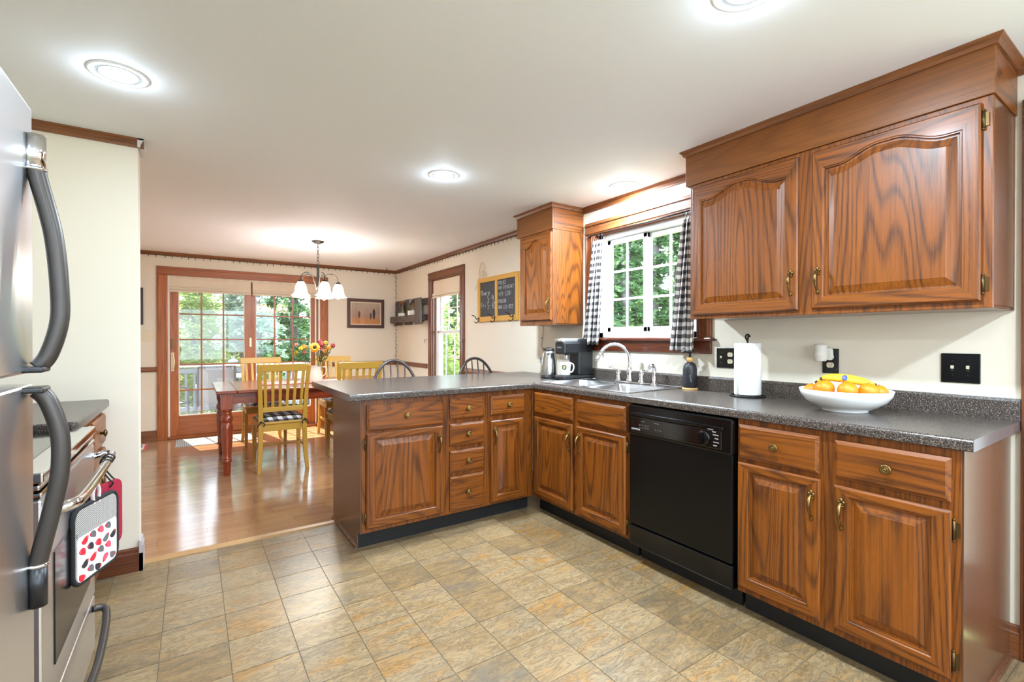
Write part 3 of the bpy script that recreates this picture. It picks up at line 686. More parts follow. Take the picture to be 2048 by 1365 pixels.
for k, a in enumerate((-.6, -.25, .1, .45, .8, 1.3)):
    text_mesh('NORMAL' if k % 2 else 'RINSE', .007, tmat(.475+.062*math.cos(a*.8)+.002, -.0366, .762+.045*math.sin(a*1.1)), M_print, 'dial_lettering', dw)

# ------------------------------------------------------------------ left side: fridge, stove, counter
fr = thing('refrigerator', 'stainless top-freezer refrigerator with dark bowed handles', 'refrigerator', (-2.91, -2.13, 0), RL)
FW = .765
B(.005, FW-.005, .07, .72, .02, 1.69).build('body', mat('fridge_side_grey', srgb(120,120,122), .4), fr, True, bevel=.006)
B(.0, FW, 0, .065, 1.157, 1.705).build('freezer_door', M_steel, fr, True, bevel=.006)
B(.0, FW, 0, .065, .09, 1.135).build('fridge_door', M_steel, fr, True, bevel=.006)
B(.02, FW-.02, .02, .3, .0, .085).build('toe_grille', M_blackm, fr, True)
def fhandle(z_cap0, z_cap1, z_in, top):
    u = FW-.036; s_ = 1 if top else -1
    pts = [(u, -.012, z_cap1), (u, -.018, z_cap1 - s_*.03), (u, -.038, z_cap1 - s_*.13), (u, -.047, z_in + s_*.17), (u, -.046, z_in + s_*.10), (u, -.030, z_in + s_*.035), (u, -.014, z_in+s_*.010)]
    h = MB().tube(smooth_path(pts), .0155, 12).build('handle', M_fr_h, fr, True)
    MB().tube([(u, -.012, z_cap0), (u, -.012, z_cap1)], .0155, 12).build('handle_cap', M_chrome if top else M_blackp, h, True)
    MB().tube([(u, -.012, z_cap1-.003), (u, -.012, z_cap1+.003)], .018, 12).build('collar', M_chrome, h, True)
    B(u-.045, u+.018, -.03, .03, min(z_in, z_in+s_*.012), max(z_in, z_in+s_*.012)).build('mount', M_blackp, h, True, bevel=.004)
fhandle(1.642, 1.572, 1.160, True); fhandle(.682, .766, 1.131, False)
# range
st = thing('stove', 'stainless electric range with black glass top, beyond the fridge', 'stove', (-2.95, -1.14, 0), RL)
SW = .758
B(.0, SW, .02, .68, .06, .875).build('body', mat('range_side', srgb(40,40,42), .4), st, True)
B(.002, SW-.002, .02, .66, .876, .893).build('cooktop', mat('cooktop_glass', srgb(18,18,19), .05, coat=.6), st, True, bevel=.004)
MB().box(0, SW, -.012, .05, .872, .899).box(0, SW, -.006, .03, .855, .869).box(0, SW, -.01, .025, .838, .85).build('front_trim', M_chrome, st, True, bevel=.005)
B(0, SW, .6, .68, .893, 1.08).build('backguard', M_steel, st, True, bevel=.006)
od = B(.002, SW-.002, -.008, .02, .27, .832).build('oven_door', M_steel, st, True, bevel=.006)
B(.12, SW-.12, -.011, -.008, .36, .66).build('oven_window', M_black, od, True)
hp = smooth_path([(.04, -.01, .79), (.045, -.05, .80), (.10, -.066, .80), (SW/2, -.07, .80), (SW-.1, -.066, .80), (SW-.045, -.05, .80), (SW-.04, -.01, .79)])
MB().tube(hp, .014, 12).build('oven_handle', M_chrome, od, True)
dr = B(.002, SW-.002, -.008, .02, .065, .262).build('warming_drawer', M_steel, st, True, bevel=.006)
MB().tube(smooth_path([(.06, -.01, .235), (.08, -.05, .222), (SW/2, -.062, .19), (SW-.08, -.05, .222), (SW-.06, -.01, .235)]), .012, 10).build('drawer_handle', M_fr_h, dr, True)
for x in (.03, SW-.06): B(x, x+.03, .05, .6, 0, .06).build('foot', M_blackm, st, True)
# counter beyond the stove
lc = thing('base_cabinet', 'oak base cabinet between stove and short cream wall', 'cabinet', (-3.02, -.375, 0), RL)
B(0, .815, .02, .63, .1, .876).build('body', M_side, lc, True); B(0, .815, 0, .02, .1, .876).build('face_frame', M_oakv, lc, True)
B(0, .815, .07, .09, 0, .1).build('toe_kick', M_blackm, lc, True)
drawer(lc, .03, .39, .703, .85); drawer(lc, .43, .785, .703, .85); door(lc, .03, .39, .125, .68, pull='R', pull_w=.57); door(lc, .43, .785, .125, .68, pull='L', pull_w=.57)
t = thing('countertop', 'short speckled countertop beside the stove against the cream stub wall', 'countertop', (-3.0, .03, .879))
MB().prism(rrect(XL+.002, -2.99, -.374, .444, .018, 4), .879, .918, 'z').build('slab', M_count, t, bevel=.008)
lc2 = thing('base_cabinet', 'thin oak filler cabinet squeezed between fridge and stove', 'cabinet', (-3.02, -1.355, 0), RL)
B(0, .205, .02, .63, 0, .876).build('body', M_side, lc2, True); B(0, .205, 0, .02, .1, .876).build('face_frame', M_oakv, lc2, True)
t = thing('countertop', 'thin speckled countertop strip between fridge and stove', 'countertop', (-3.0, -1.25, .879))
B(XL+.002, -2.99, -1.358, -1.145, .879, .914).build('slab', M_count, t, bevel=.008)

# ------------------------------------------------------------------ pot holders on the oven handle
HB = -2.95+.07-.02   # not used as a surface, x of the handle bar is about -2.88
def hook_path(x, y, z, L):
    return smooth_path([(x+.012, y, z-.004), (x+.017, y, z+.008), (x+.002, y, z+.019), (x-.016, y, z+.006), (x-.010, y+.002, z-.03), (x+.008, y+.004, z-L+.012), (x+.016, y+.004, z-L), (x+.006, y+.004, z-L-.014), (x-.008, y+.004, z-L-.006)])
bar_x = -2.882
for i, (yy, lab) in enumerate(((-.60, 'black S-hook on the oven handle holding the printed pot holder'), (-.555, 'black S-hook on the oven handle holding the red pad'))):
    tag(MB().tube(hook_path(bar_x, yy, .80, .075), .0026, 6).build('s_hook', M_iron, origin=(bar_x, yy, .80)), lab, 'hook', 'hooks on the oven handle')
pc = Vector((-2.866, -.71, .5)); ang = math.atan2(.215, .075)    # plane of the pot holder, turned out from the oven door
def PH(name, label, centre, angle, size, face, edge, dep, group):
    t = thing(name, label, 'pot holder', centre, angle, group)
    a = size/2
    rr = rrect(-a, a, 0, size*1.05, .035, 6)
    MB().prism(rr, -.004, .004, 'y').build('pad', face, t, True)
    MB().tube([(p[0], 0, p[1]) for p in rr], .007, 8, closed=True).build('binding', edge, t, True)
    return t
M_bind = mat('black_binding', srgb(26,24,24), .8)
def houndstooth():
    m = mat('black_white_weave', W1, .9); q = N(m); ck = q.n('ShaderNodeTexChecker', i_Scale=1.0); ck.inputs['Color1'].default_value = srgb(30,28,28); ck.inputs['Color2'].default_value = srgb(206,200,194)
    q.l(q.coord((330, 330, 330), False), ck.inputs['Vector']); q.col(ck.outputs[0]); return m
M_weave = houndstooth()
pa = 1.2
t = PH('pot_holder', 'square pot holder printed with red and grey birds, hanging from the oven handle', (-2.895, -.725, .475), pa, .222, M_weave, M_bind, 0, 'pot holders on the oven handle')
MB().prism(rrect(-.1, .1, .006, .150, .02, 4), -.0065, -.004, 'y').build('print_panel', mat('white_cotton', srgb(226,218,214), .9), t, True)
MB().box(-.1, .1, -.0068, -.004, .146, .158).build('pocket_hem', M_weave, t, True)
bird_cols = [mat('bird_red', srgb(196,28,44), .9), mat('bird_grey', srgb(98,94,96), .9), mat('bird_black', srgb(42,36,38), .9), mat('bird_pink', srgb(214,76,96), .9)]
seq = [0,1,2,3, 1,2,0,1, 3,1,0,2, 0,1,2,0, 1,3,1,0]
for i in range(20):
    cx = -.078 + (i % 5)*.039 + (.012 if (i//5) % 2 else 0); cz = .026 + (i//5)*.034 + RND.uniform(-.004, .004); a0 = RND.choice((-.6, .4, 2.6, 3.4))
    if cx > .088: continue
    pts = [(.016*math.cos(PI*k/10), .016*math.sin(PI*k/10)) for k in range(11)] + [(-.008, -.006), (.004, -.004)]
    pts = [(cx + p[0]*math.cos(a0) - p[1]*math.sin(a0), cz + p[0]*math.sin(a0) + p[1]*math.cos(a0)) for p in pts]
    bd = MB().prism(pts, -.0074, -.0064, 'y').build('printed_bird', bird_cols[seq[i]], t, True)
    hx, hz = cx - .013*math.cos(a0), cz - .013*math.sin(a0); MB().prism(rrect(hx-.004, hx+.004, hz-.004, hz+.004, .002, 2), -.0076, -.0064, 'y').build('bird_head', bird_cols[0 if seq[i] else 3], bd, True)
MB().tube(smooth_path([(-.012, 0, .222), (-.02, -.002, .26), (0, 0, .282), (.02, .002, .26), (.012, 0, .222)]), .006, 6).build('hanging_loop', mat('printed_loop', srgb(214,196,190), .9), t, True)
t = PH('pot_holder', 'black and white woven pot holder hanging behind the bird-printed one', (-2.913, -.716, .48), pa+.02, .205, M_weave, M_bind, 0, 'pot holders on the oven handle')
MB().tube(smooth_path([(-.01, 0, .216), (-.014, 0, .25), (.004, 0, .272), (.018, 0, .25), (.012, 0, .216)]), .005, 6).build('hanging_loop', M_bind, t, True)
rp = MB().prism(rrect(-.075, .075, 0, .23, .03, 5), -.007, .007, 'y')
t = thing('oven_mitt', 'dark red terry pad hanging behind the pot holders', 'mitt', (-2.885, -.60, .50), pa-.1)
rp.build('pad', paint('red_terry', srgb(150,20,44), .95, 500, .5), t, True, bevel=.005)

# ------------------------------------------------------------------ recessed lamps
def downlight(x, y, label, k=1.0):
    t = thing('recessed_light', label, 'ceiling light', (x, y, H), 0, 'recessed ceiling lights')
    MB().lathe([(.076, -.001), (.080, -.006), (.096, -.005), (.101, -.0005)], 32).build('trim_ring', M_white, t, True)
    MB().lathe([(.078, -.003), (.070, -.0015), (.066, -.001)], 32).build('reflector', mat('reflector_white', srgb(225,225,225), .3), t, True)
    MB().lathe([(.0001, -.012), (.035, -.0105), (.056, -.006), (.066, -.001)], 28).build('bulb', M_bulb, t, True)
    L = bpy.data.lights.new('recessed_lamp', 'AREA'); L.shape = 'DISK'; L.size = .15; L.energy = LAMP_W; L.color = (.70, .86, 1.0)
    L.energy = LAMP_W * k; lo = bpy.data.objects.new('recessed_lamp', L); COL.objects.link(lo); lo.parent = t; lo.location = (0, 0, -.016)
    L = bpy.data.lights.new('ceiling_halo_light', 'POINT'); L.energy = 1.1; L.shadow_soft_size = .03; L.color = (.70, .86, 1.0)  # extra point light, added for the glow on the ceiling round the trim
    lo = bpy.data.objects.new('ceiling_halo_light', L); COL.objects.link(lo); lo.parent = t; lo.location = (0, 0, -.05)
M_bulb = mat('lamp_face', W1, .5, emit=(1, .97, .92, 1), es=6)
downlight(-2.875, -.30, 'round recessed ceiling light near the refrigerator', .05); downlight(-1.291, .04, 'round recessed ceiling light above the peninsula')
downlight(-.17, -.46, 'round recessed ceiling light close above the kitchen window'); downlight(-1.25, -1.95, 'round recessed ceiling light nearest the long soffit, cut by the top of the picture', .5)
downlight(-2.87, -2.9, 'added unseen recessed ceiling light above the camera', .4); downlight(-1.3, -3.6, 'added unseen recessed ceiling light behind the camera')  # both lights added out of view to brighten the kitchen

# ------------------------------------------------------------------ chandelier
ch = thing('chandelier', 'five-arm bronze chandelier with lit frosted bell shades', 'chandelier', (-1.51, 2.68, 1.70))
cx, cy = -1.51, 2.68
MB().lathe([(.064, 2.28), (.062, 2.272), (.03, 2.255), (.012, 2.25), (.0001, 2.249)], 24, (cx, cy, 0)).build('canopy', M_bronze, ch)
lk = MB()
for i in range(6):
    zc = 2.232 - i*.036; ax = Vector((1, 0, 0)) if i % 2 else Vector((0, 1, 0))
    lk.tube([Vector((cx, cy, zc)) + ax*.009*math.cos(a) + Vector((0, 0, .024*math.sin(a))) for a in [2*PI*k/10 for k in range(10)]], .0025, 5, closed=True)
lk.build('chain', M_bronze, ch)
MB().lathe([(.0001, 2.036), (.008, 2.03), (.016, 2.02), (.016, 2.005), (.0125, 2.0), (.0125, 1.86), (.018, 1.80), (.022, 1.77), (.012, 1.745), (.007, 1.735), (.010, 1.725), (.0001, 1.715)], 18, (cx, cy, 0)).build('stem', M_bronze, ch)
def shade_mat():
    m = mat('frosted_shade', srgb(250,238,216), .5, emit=(1, .86, .62, 1), es=1.5); t = m.node_tree; o = t.nodes['Material Output']; mx = t.nodes.new('ShaderNodeMixShader'); mx.inputs[0].default_value = .68
    tr = t.nodes.new('ShaderNodeBsdfTransparent'); t.links.new(tr.outputs[0], mx.inputs[1]); t.links.new(t.nodes['Principled BSDF'].outputs[0], mx.inputs[2]); t.links.new(mx.outputs[0], o.inputs[0]); return m
M_shade = shade_mat(); M_hot = mat('bulb_glow', W1, .5, emit=(1, .93, .78, 1), es=14)
for k in range(5):
    a = -.2 + 2*PI*k/5; u = Vector((math.cos(a), math.sin(a), 0)); o_ = Vector((cx, cy, 0)); Rr_ = .205
    pts = [o_ + u*.012 + Vector((0, 0, 1.76)), o_ + u*.035 + Vector((0, 0, 1.82)), o_ + u*.075 + Vector((0, 0, 1.905)), o_ + u*.135 + Vector((0, 0, 1.93)), o_ + u*.188 + Vector((0, 0, 1.90)), o_ + u*Rr_ + Vector((0, 0, 1.845))]
    am = MB().tube(smooth_path(pts), .0052, 8).build('arm', M_bronze, ch)
    p = o_ + u*Rr_
    MB().lathe([(.008, 1.85), (.02, 1.842), (.026, 1.832), (.028, 1.815), (.02, 1.81)], 16, p).build('socket_cap', M_bronze, am)
    pr = [(.030, 1.822), (.036, 1.812), (.046, 1.79), (.054, 1.76), (.058, 1.73), (.066, 1.705), (.082, 1.686), (.092, 1.680)]
    MB().lathe(pr + [(r_-.003, z_-.001) for r_, z_ in pr[::-1]], 30, p, flute=lambda kk, z: (.05*math.cos(kk/30*2*PI*6) if z < 1.695 else 0)).build('shade', M_shade, am)
    MB().ell(p + Vector((0, 0, 1.695)), .024, .024, .034, 12, 8).build('bulb', M_hot, am)
    L = bpy.data.lights.new('chandelier_lamp', 'POINT'); L.energy = BULB_W; L.color = (.82, .91, 1.0); L.shadow_soft_size = .03
    lo = bpy.data.objects.new('chandelier_lamp', L); COL.objects.link(lo); lo.parent = ch; lo.location = p + Vector((0, 0, 1.735)) - Vector(ch.location)

# ------------------------------------------------------------------ dining table and chairs
tb_ = thing('dining_table', 'cherry-stained dining table with turned fluted legs', 'table', (-1.61, 2.7, 0))
TX_0, TX_1, TY_0, TY_1, TZ = -2.465, -.76, 2.14, 3.26, .765
for i, (a, b) in enumerate(((TX_0, TX_0+.16), (TX_0+.162, TX_1-.162), (TX_1-.16, TX_1))):
    B(a, b, TY_0, TY_1, TZ-.028, TZ).build('tabletop_board', M_table, tb_, bevel=.007)
MB().box(TX_0+.07, TX_1-.07, TY_0+.06, TY_0+.085, .64, .737).box(TX_0+.07, TX_1-.07, TY_1-.085, TY_1-.06, .64, .737).box(TX_0+.06, TX_0+.085, TY_0+.07, TY_1-.07, .64, .737).box(TX_1-.085, TX_1-.06, TY_0+.07, TY_1-.07, .64, .737).build('apron', M_table, tb_, bevel=.003)
lprof = [(.026, 0), (.03, .02), (.031, .11), (.038, .118), (.040, .135), (.034, .145), (.040, .155), (.034, .165), (.036, .20), (.046, .34), (.049, .42), (.044, .46), (.036, .475), (.045, .485), (.05, .51), (.045, .535), (.034, .545), (.042, .555), (.034, .565), (.044, .58), (.046, .595)]
for x in (TX_0+.085, TX_1-.085):
    for y in (TY_0+.085, TY_1-.085):
        MB().lathe(lprof, 24, (x, y, 0), flute=lambda k, z: (-.05 if (k % 2 and .2 < z < .45) else 0)).box(x-.046, x+.046, y-.046, y+.046, .595, .737).build('leg', M_tablez, tb_, bevel=.002)
def make_chair():
    t = thing('dining_chair', 'mustard yellow slat-back chair pulled up to the near side of the table', 'chair')
    hw = .19
    for s_ in (-1, 1):
        fx0 = s_*.20
        MB().loft([[(fx0-.014, .40-.014, 0), (fx0+.014, .40-.014, 0), (fx0+.014, .40+.014, 0), (fx0-.014, .40+.014, 0)], [(fx0-.02, .395-.02, .385), (fx0+.02, .395-.02, .385), (fx0+.02, .395+.02, .385), (fx0-.02, .395+.02, .385)]], cap0=True, cap1=True).build('front_leg', M_yellow, t, True, bevel=.003)
        pth = [(s_*.205, -.03, 0), (s_*.192, -.008, .16), (s_*.186, .0, .36), (s_*.186, 0, .47), (s_*.19, -.02, .62), (s_*.198, -.055, .8), (s_*.207, -.105, .985)]
        lo = []
        for (x, y, z) in pth:
            tw = .016 if z < .1 else (.019 if z < .7 else .016); lo.append([(x-tw, y-tw*.95, z), (x+tw, y-tw*.95, z), (x+tw, y+tw*.95, z), (x-tw, y+tw*.95, z)])
        MB().loft(lo, cap0=True, cap1=True).build('back_post', M_yellow, t, True, bevel=.003)
        B(s_*.19-.009, s_*.19+.009, .0, .395, .20, .225).build('stretcher', M_yellow, t, True, bevel=.003)
    B(-.185, .185, .19, .208, .203, .222).build('stretcher', M_yellow, t, True, bevel=.003)
    rl = MB().loft([[(x, -.125 - .02*math.cos(x*7) + .025, .93), (x, -.095 - .02*math.cos(x*7) + .025, .93), (x, -.108 - .02*math.cos(x*7) + .025, .997), (x, -.135 - .02*math.cos(x*7) + .025, .997)] for x in [-.222 + .444*i/8 for i in range(9)]], cap0=True, cap1=True)
    rl.build('top_rail', M_yellow, t, True, bevel=.004)
    B(-.18, .18, -.028, -.006, .555, .60).build('lower_rail', M_yellow, t, True, bevel=.003)
    for k in range(6):
        x0 = -.148 + .0592*k; x1 = x0*1.09
        MB().loft([[(x0-.012, -.024, .59), (x0+.012, -.024, .59), (x0+.012, -.012, .59), (x0-.012, -.012, .59)], [(x1-.013, -.105, .94), (x1+.013, -.105, .94), (x1+.013, -.093, .94), (x1-.013, -.093, .94)]], cap0=True, cap1=True).build('slat', M_yellow, t, True)
    B(-.20, .20, -.01, .405, .375, .44).build('apron', M_yellow, t, True, bevel=.004)
    MB().prism([(-.20, -.02), (.20, -.02), (.225, .36), (.215, .425), (.17, .44), (-.17, .44), (-.215, .425), (-.225, .36)], .44, .462, 'z').build('seat', M_yellow, t, True, bevel=.006)
    def cu(x, y, top): 
        ex = 1 - abs(x/.2)**4; ey = 1 - abs((y-.21)/.2)**4; return .464 + (.05*max(0, ex*ey)**.4 if top else 0)
    m = MB(); n = 14
    m.grid(lambda a, b: (-.2+.4*a, .01+.4*b, cu(-.2+.4*a, .01+.4*b, True)), n, n); m.grid(lambda a, b: (-.2+.4*a, .01+.4*b, .464), n, n)
    m.build('cushion', M_ging2, t, True, uvf=lambda i, c: (c.x + c.z*.6, c.y + c.z))
    for s_ in (-1, 1):
        m = MB().tube(smooth_path([(s_*.17, .02, .475), (s_*.185, -.025, .47), (s_*.20, -.035, .455), (s_*.215, -.03, .425)]), .005, 5).tube(smooth_path([(s_*.185, -.03, .47), (s_*.16, -.045, .455), (s_*.165, -.04, .43)]), .005, 5)
        m.ell((s_*.187, -.032, .468), .01, .008, .01, 8, 5).build('cushion_tie', M_bind, t, True)
    return t
cg = 'yellow chairs round the dining table'
c0 = make_chair(); c0.location = (-1.935, 2.125, 0); c0['group'] = cg; c0['label'] = 'yellow slat-back chair in full view on the near side of the table'
dup(c0, (-1.245, 2.125, 0), 0, 'yellow slat-back chair on the near side, mostly hidden by the peninsula', cg)
dup(c0, (-1.935, 3.76, 0), PI, 'yellow slat-back chair on the far side, behind the leftmost chair', cg)
dup(c0, (-1.075, 3.76, 0), PI, 'yellow slat-back chair on the far side, brightly lit right of the flowers', cg)
# pitcher of flowers and runner
rn = MB(); rn.grid(lambda a, b: (-2.06+.86*a, 2.53+.36*b, TZ+.003), 8, 4)
def stripe():
    m = mat('red_runner', srgb(190,66,66), .9); q = N(m); v = q.coord((1, 1, 1), False); wv = q.n('ShaderNodeTexWave', i_Scale=16.0); wv.bands_direction = 'Y'; q.l(v, wv.inputs['Vector'])
    q.col(q.mix(q.math('GREATER_THAN', wv.outputs['Fac'], .7), srgb(186,58,60), srgb(230,206,196))); return m
tag(rn.build('table_runner', stripe(), origin=(-1.63, 2.71, TZ), solid=.004), 'red woven runner laid along the dining table', 'runner')
px_, py_, pz_ = -1.54, 2.68, TZ+.006
pt_ = thing('pitcher', 'cream enamel pitcher holding the bunch of flowers', 'pitcher', (px_, py_, pz_))
M_en = mat('cream_enamel', srgb(236,220,202), .25, coat=.3)
pp = [(.074, 0), (.076, .006), (.073, .05), (.066, .10), (.060, .145), (.062, .162)]
MB().lathe([(.0001, 0)] + pp + [(r_-.003, z_) for r_, z_ in pp[::-1]] + [(.0001, .004)], 28, (px_, py_, pz_)).build('body', M_en, pt_)
MB().tube([(px_ + .062*math.cos(a), py_ + .062*math.sin(a), pz_+.162) for a in [2*PI*k/24 for k in range(24)]], .0025, 6, closed=True).build('rim', mat('enamel_rim', srgb(150,110,90), .4), pt_)
MB().tube(smooth_path([(px_+.06, py_-.012, pz_+.15), (px_+.10, py_-.02, pz_+.15), (px_+.112, py_-.022, pz_+.12), (px_+.095, py_-.018, pz_+.07), (px_+.07, py_-.012, pz_+.05)]), .005, 8).build('handle', M_en, pt_)
fl_mats = dict(yel=mat('petal_yellow', srgb(214,146,12), .7), org=mat('petal_orange', srgb(206,106,18), .7), red=mat('petal_crimson', srgb(140,22,44), .7), pnk=mat('petal_pink', srgb(190,92,88), .7), lim=mat('petal_lime', srgb(168,160,24), .7), pur=mat('petal_mauve', srgb(150,96,140), .7))
M_seed = mat('seed_head', srgb(54,32,22), .9)
view = (CAM - Vector((px_, py_, 1.1))).normalized()
def flower(kind, du, z, R_, npet, label, tilt=(0, 0, 0), depth=0, group='flowers in the pitcher'):
    ux = Vector((rt.x, rt.y, 0)); base = Vector((px_, py_, 0)) + ux*du*.22 + Vector((0, 0, pz_+.06)); hd = Vector((px_, py_, z)) + ux*du + Vector((view.x, view.y, 0))*depth
    t = thing('flower', label, 'flower', tuple(hd), 0, group)
    nv = (view + Vector(tilt) + ux*du*1.2 + Vector((0, 0, .25))).normalized(); M_ = Matrix.Translation(hd) @ nv.to_track_quat('Z', 'Y').to_matrix().to_4x4()
    st_ = MB().tube(smooth_path([base, base.lerp(hd, .5) + Vector((0, 0, .02)) , hd - nv*.004]), .003, 5)
    for s_ in (-1, 1):
        for fr_ in (.45, .65, .82):
            q_ = base.lerp(hd, fr_) + Vector((0, 0, .02*(1-abs(fr_-.5)*2))); st_.add([q_, q_ + Vector((s_*.018, -.010, .022)), q_ + Vector((s_*.034, .004, .045)), q_ + Vector((s_*.012, .012, .024))], [(0, 1, 2, 3)])
    st_.build('stem', M_green, t)
    pm = MB()
    for ring, (rr_, nn, lift) in enumerate(((1, npet, 0), (.72, npet, .006)) if npet > 8 else ((1, npet, 0),)):
        for k in range(nn):
            a = 2*PI*(k + .5*ring)/nn; ca, sa = math.cos(a), math.sin(a); r0 = R_*.25; r1 = R_*rr_; wd = R_*.24
            P_ = lambda r_, s_, h: M_ @ Vector((ca*r_ - sa*s_, sa*r_ + ca*s_, h))
            pm.add([P_(r0, -wd*.4, lift), P_((r0+r1)/2, -wd, lift+.004), P_(r1, 0, lift-.002), P_((r0+r1)/2, wd, lift+.004), P_(r0, wd*.4, lift)], [(0, 1, 2, 3, 4)])
    pm.build('petals', fl_mats[kind], t)
    MB().ell((0, 0, .004), R_*.42 if npet > 14 else R_*.28, R_*.42 if npet > 14 else R_*.28, .007, 12, 6, M=M_).build('flower_centre', M_seed if npet > 14 else fl_mats['org' if kind != 'org' else 'lim'], t)
flower('yel', -.005, 1.135, .058, 18, 'large sunflower with dark centre at front of the pitcher', depth=.05)
flower('lim', -.155, 1.125, .035, 12, 'yellow-green daisy on the left of the bouquet', (-.6, 0, .4), .01); flower('lim', -.205, 1.075, .034, 12, 'yellow bloom drooping lowest at far left of the bouquet', (-.9, 0, -.2)); flower('org', -.115, 1.14, .030, 12, 'small orange bloom between daisy and sunflower')
flower('pnk', -.115, 1.085, .026, 10, 'salmon pink bloom left below the sunflower'); flower('pnk', -.205, 1.165, .024, 8, 'dusky pink bud at top left of the bouquet', (-.5, 0, .6)); flower('red', .07, 1.17, .036, 12, 'large crimson bloom right above the sunflower')
flower('red', .05, 1.20, .026, 10, 'small crimson bloom at the top of the bouquet'); flower('red', .19, 1.155, .032, 12, 'crimson bloom at far right of the bouquet', (.4, 0, 0)); flower('lim', .115, 1.185, .026, 10, 'lime green bloom at top right of the bouquet')
flower('yel', .15, 1.135, .030, 10, 'yellow bloom right of the crimson ones'); flower('yel', .105, 1.095, .026, 10, 'small yellow bloom low on the right of the bouquet'); flower('pur', .08, 1.11, .026, 10, 'mauve bloom just right of the sunflower'); flower('red', .065, 1.13, .024, 10, 'dark red bloom tucked beside the sunflower')

# ------------------------------------------------------------------ bow-back stools at the peninsula
def make_stool():
    t = thing('bar_stool', 'x', 'stool')
    MB().prism([(.2*math.cos(a)*1.02, .19*math.sin(a)) for a in [2*PI*k/24 for k in range(24)]], .60, .64, 'z').build('seat', M_dark, t, True, bevel=.012)
    for sx in (-1, 1):
        for sy in (-1, 1):
            MB().tube([(sx*.12, sy*.11, .605), (sx*.155, sy*.15, .35), (sx*.165, sy*.165, .25), (sx*.19, sy*.19, 0)], [.014, .019, .016, .012], 10).build('leg', M_dark, t, True)
    for z, a in ((.2, .168), (.32, .158)):
        MB().tube([(-a, -a, z), (a, -a, z)], .009, 8).tube([(-a, a, z), (a, a, z)], .009, 8).tube([(-a, -a, z+.05), (-a, a, z+.05)], .009, 8).tube([(a, -a, z+.05), (a, a, z+.05)], .009, 8).build('stretcher', M_dark, t, True)
    bow = [(.212*math.cos(a)*(1 if math.sin(a) > .35 else 1), .14 + .065*math.sin(a), .64 + .405*math.sin(a)**.85 if math.sin(a) > 0 else .64) for a in [PI*k/24 for k in range(25)]]
    MB().tube(bow, .0125, 10).build('bow', M_dark, t, True)
    for k in range(6):
        x = -.14 + .056*k; xt = x*1.12; zt = .64 + .405*(max(0, 1-(xt/.212)**2))**.425
        yt = .14 + .065*math.sqrt(max(0, 1-(xt/.212)**2))
        MB().tube([(x, .14, .635), (x*1.03, .165, .78), (xt, yt, zt)], [.006, .0095, .0055], 8).build('spindle', M_dark, t, True)
    return t
s0 = make_stool(); s0.location = (-1.215, .965, 0); s0['label'] = 'dark bow-back stool behind the peninsula, left of the dining window'; s0['group'] = 'bow-back stools at the peninsula'
dup(s0, (-.43, .965, 0), 0, 'dark bow-back stool behind the peninsula, below the chalkboard', 'bow-back stools at the peninsula')

# ------------------------------------------------------------------ curtains, rod, shades
rod = thing('curtain_rod', 'thin black curtain rod across the kitchen window', 'curtain rod', (-.03, -.46, 2.03))
MB().tube([(-.032, .03, 2.035), (-.032, -.95, 2.035)], .0045, 8).build('rod', M_iron, rod)
for yy in (.02, -.94): MB().tube([(-.0005, yy, 2.035), (-.032, yy, 2.035)], .006, 8).ell((-.032, yy+(.018 if yy > 0 else -.018), 2.035), .011, .011, .011, 8, 6).build('bracket', M_iron, rod)
def curtain(label, yt0, yt1, yb0, yb1, ztop, zbot, folds, ph):
    t = thing('curtain', label, 'curtain', (-.05, (yb0+yb1)/2, zbot), 0, 'gingham curtains at the kitchen window')
    def fn(a, b):
        gather = .35 + .65*b
        ya = yt0 + (yb0-yt0)*b**.8; yc = yt1 + (yb1-yt1)*b**.8
        amp = .020 * gather + .006
        x = -.042 + amp*math.sin(a*folds*2*PI + ph + .5*math.sin(b*3)) - .042*b
        z = ztop + (zbot-ztop)*b + .006*math.sin(a*folds*2*PI+1) * b
        return (x, ya + (yc-ya)*a + .006*math.sin(b*5+a*9), z)
    nu, nv = 48, 30; m = MB().grid(fn, nu, nv)
    wid = .42
    m.build('cloth', M_ging, t, uvf=lambda i, c: (wid*(i % (nu+1))/nu, (ztop-zbot)*(i // (nu+1))/nv), recalc=False, solid=.0015)
    for k in range(3):
        yy = yt0 + (yt1-yt0)*(k+.5)/3
        MB().tube([(-.034 + .013*math.cos(a)*.2, yy + .004*math.sin(a), 2.028 + .014*math.cos(a)) for a in [2*PI*q_/10 for q_ in range(10)]], .0022, 5, closed=True).tube([(-.036, yy, 2.012), (-.044, yy, ztop-.008)], .003, 5).build('clip_ring', M_iron, t)
curtain('black and white gingham curtain on the left of the kitchen window', -.02, -.13, .055, -.115, 1.985, 1.185, 3.5, .3)
curtain('black and white gingham curtain on the right of the kitchen window, half behind the cabinet', -.845, -.925, -.765, -.955, 1.985, 1.155, 3.5, 2.0)
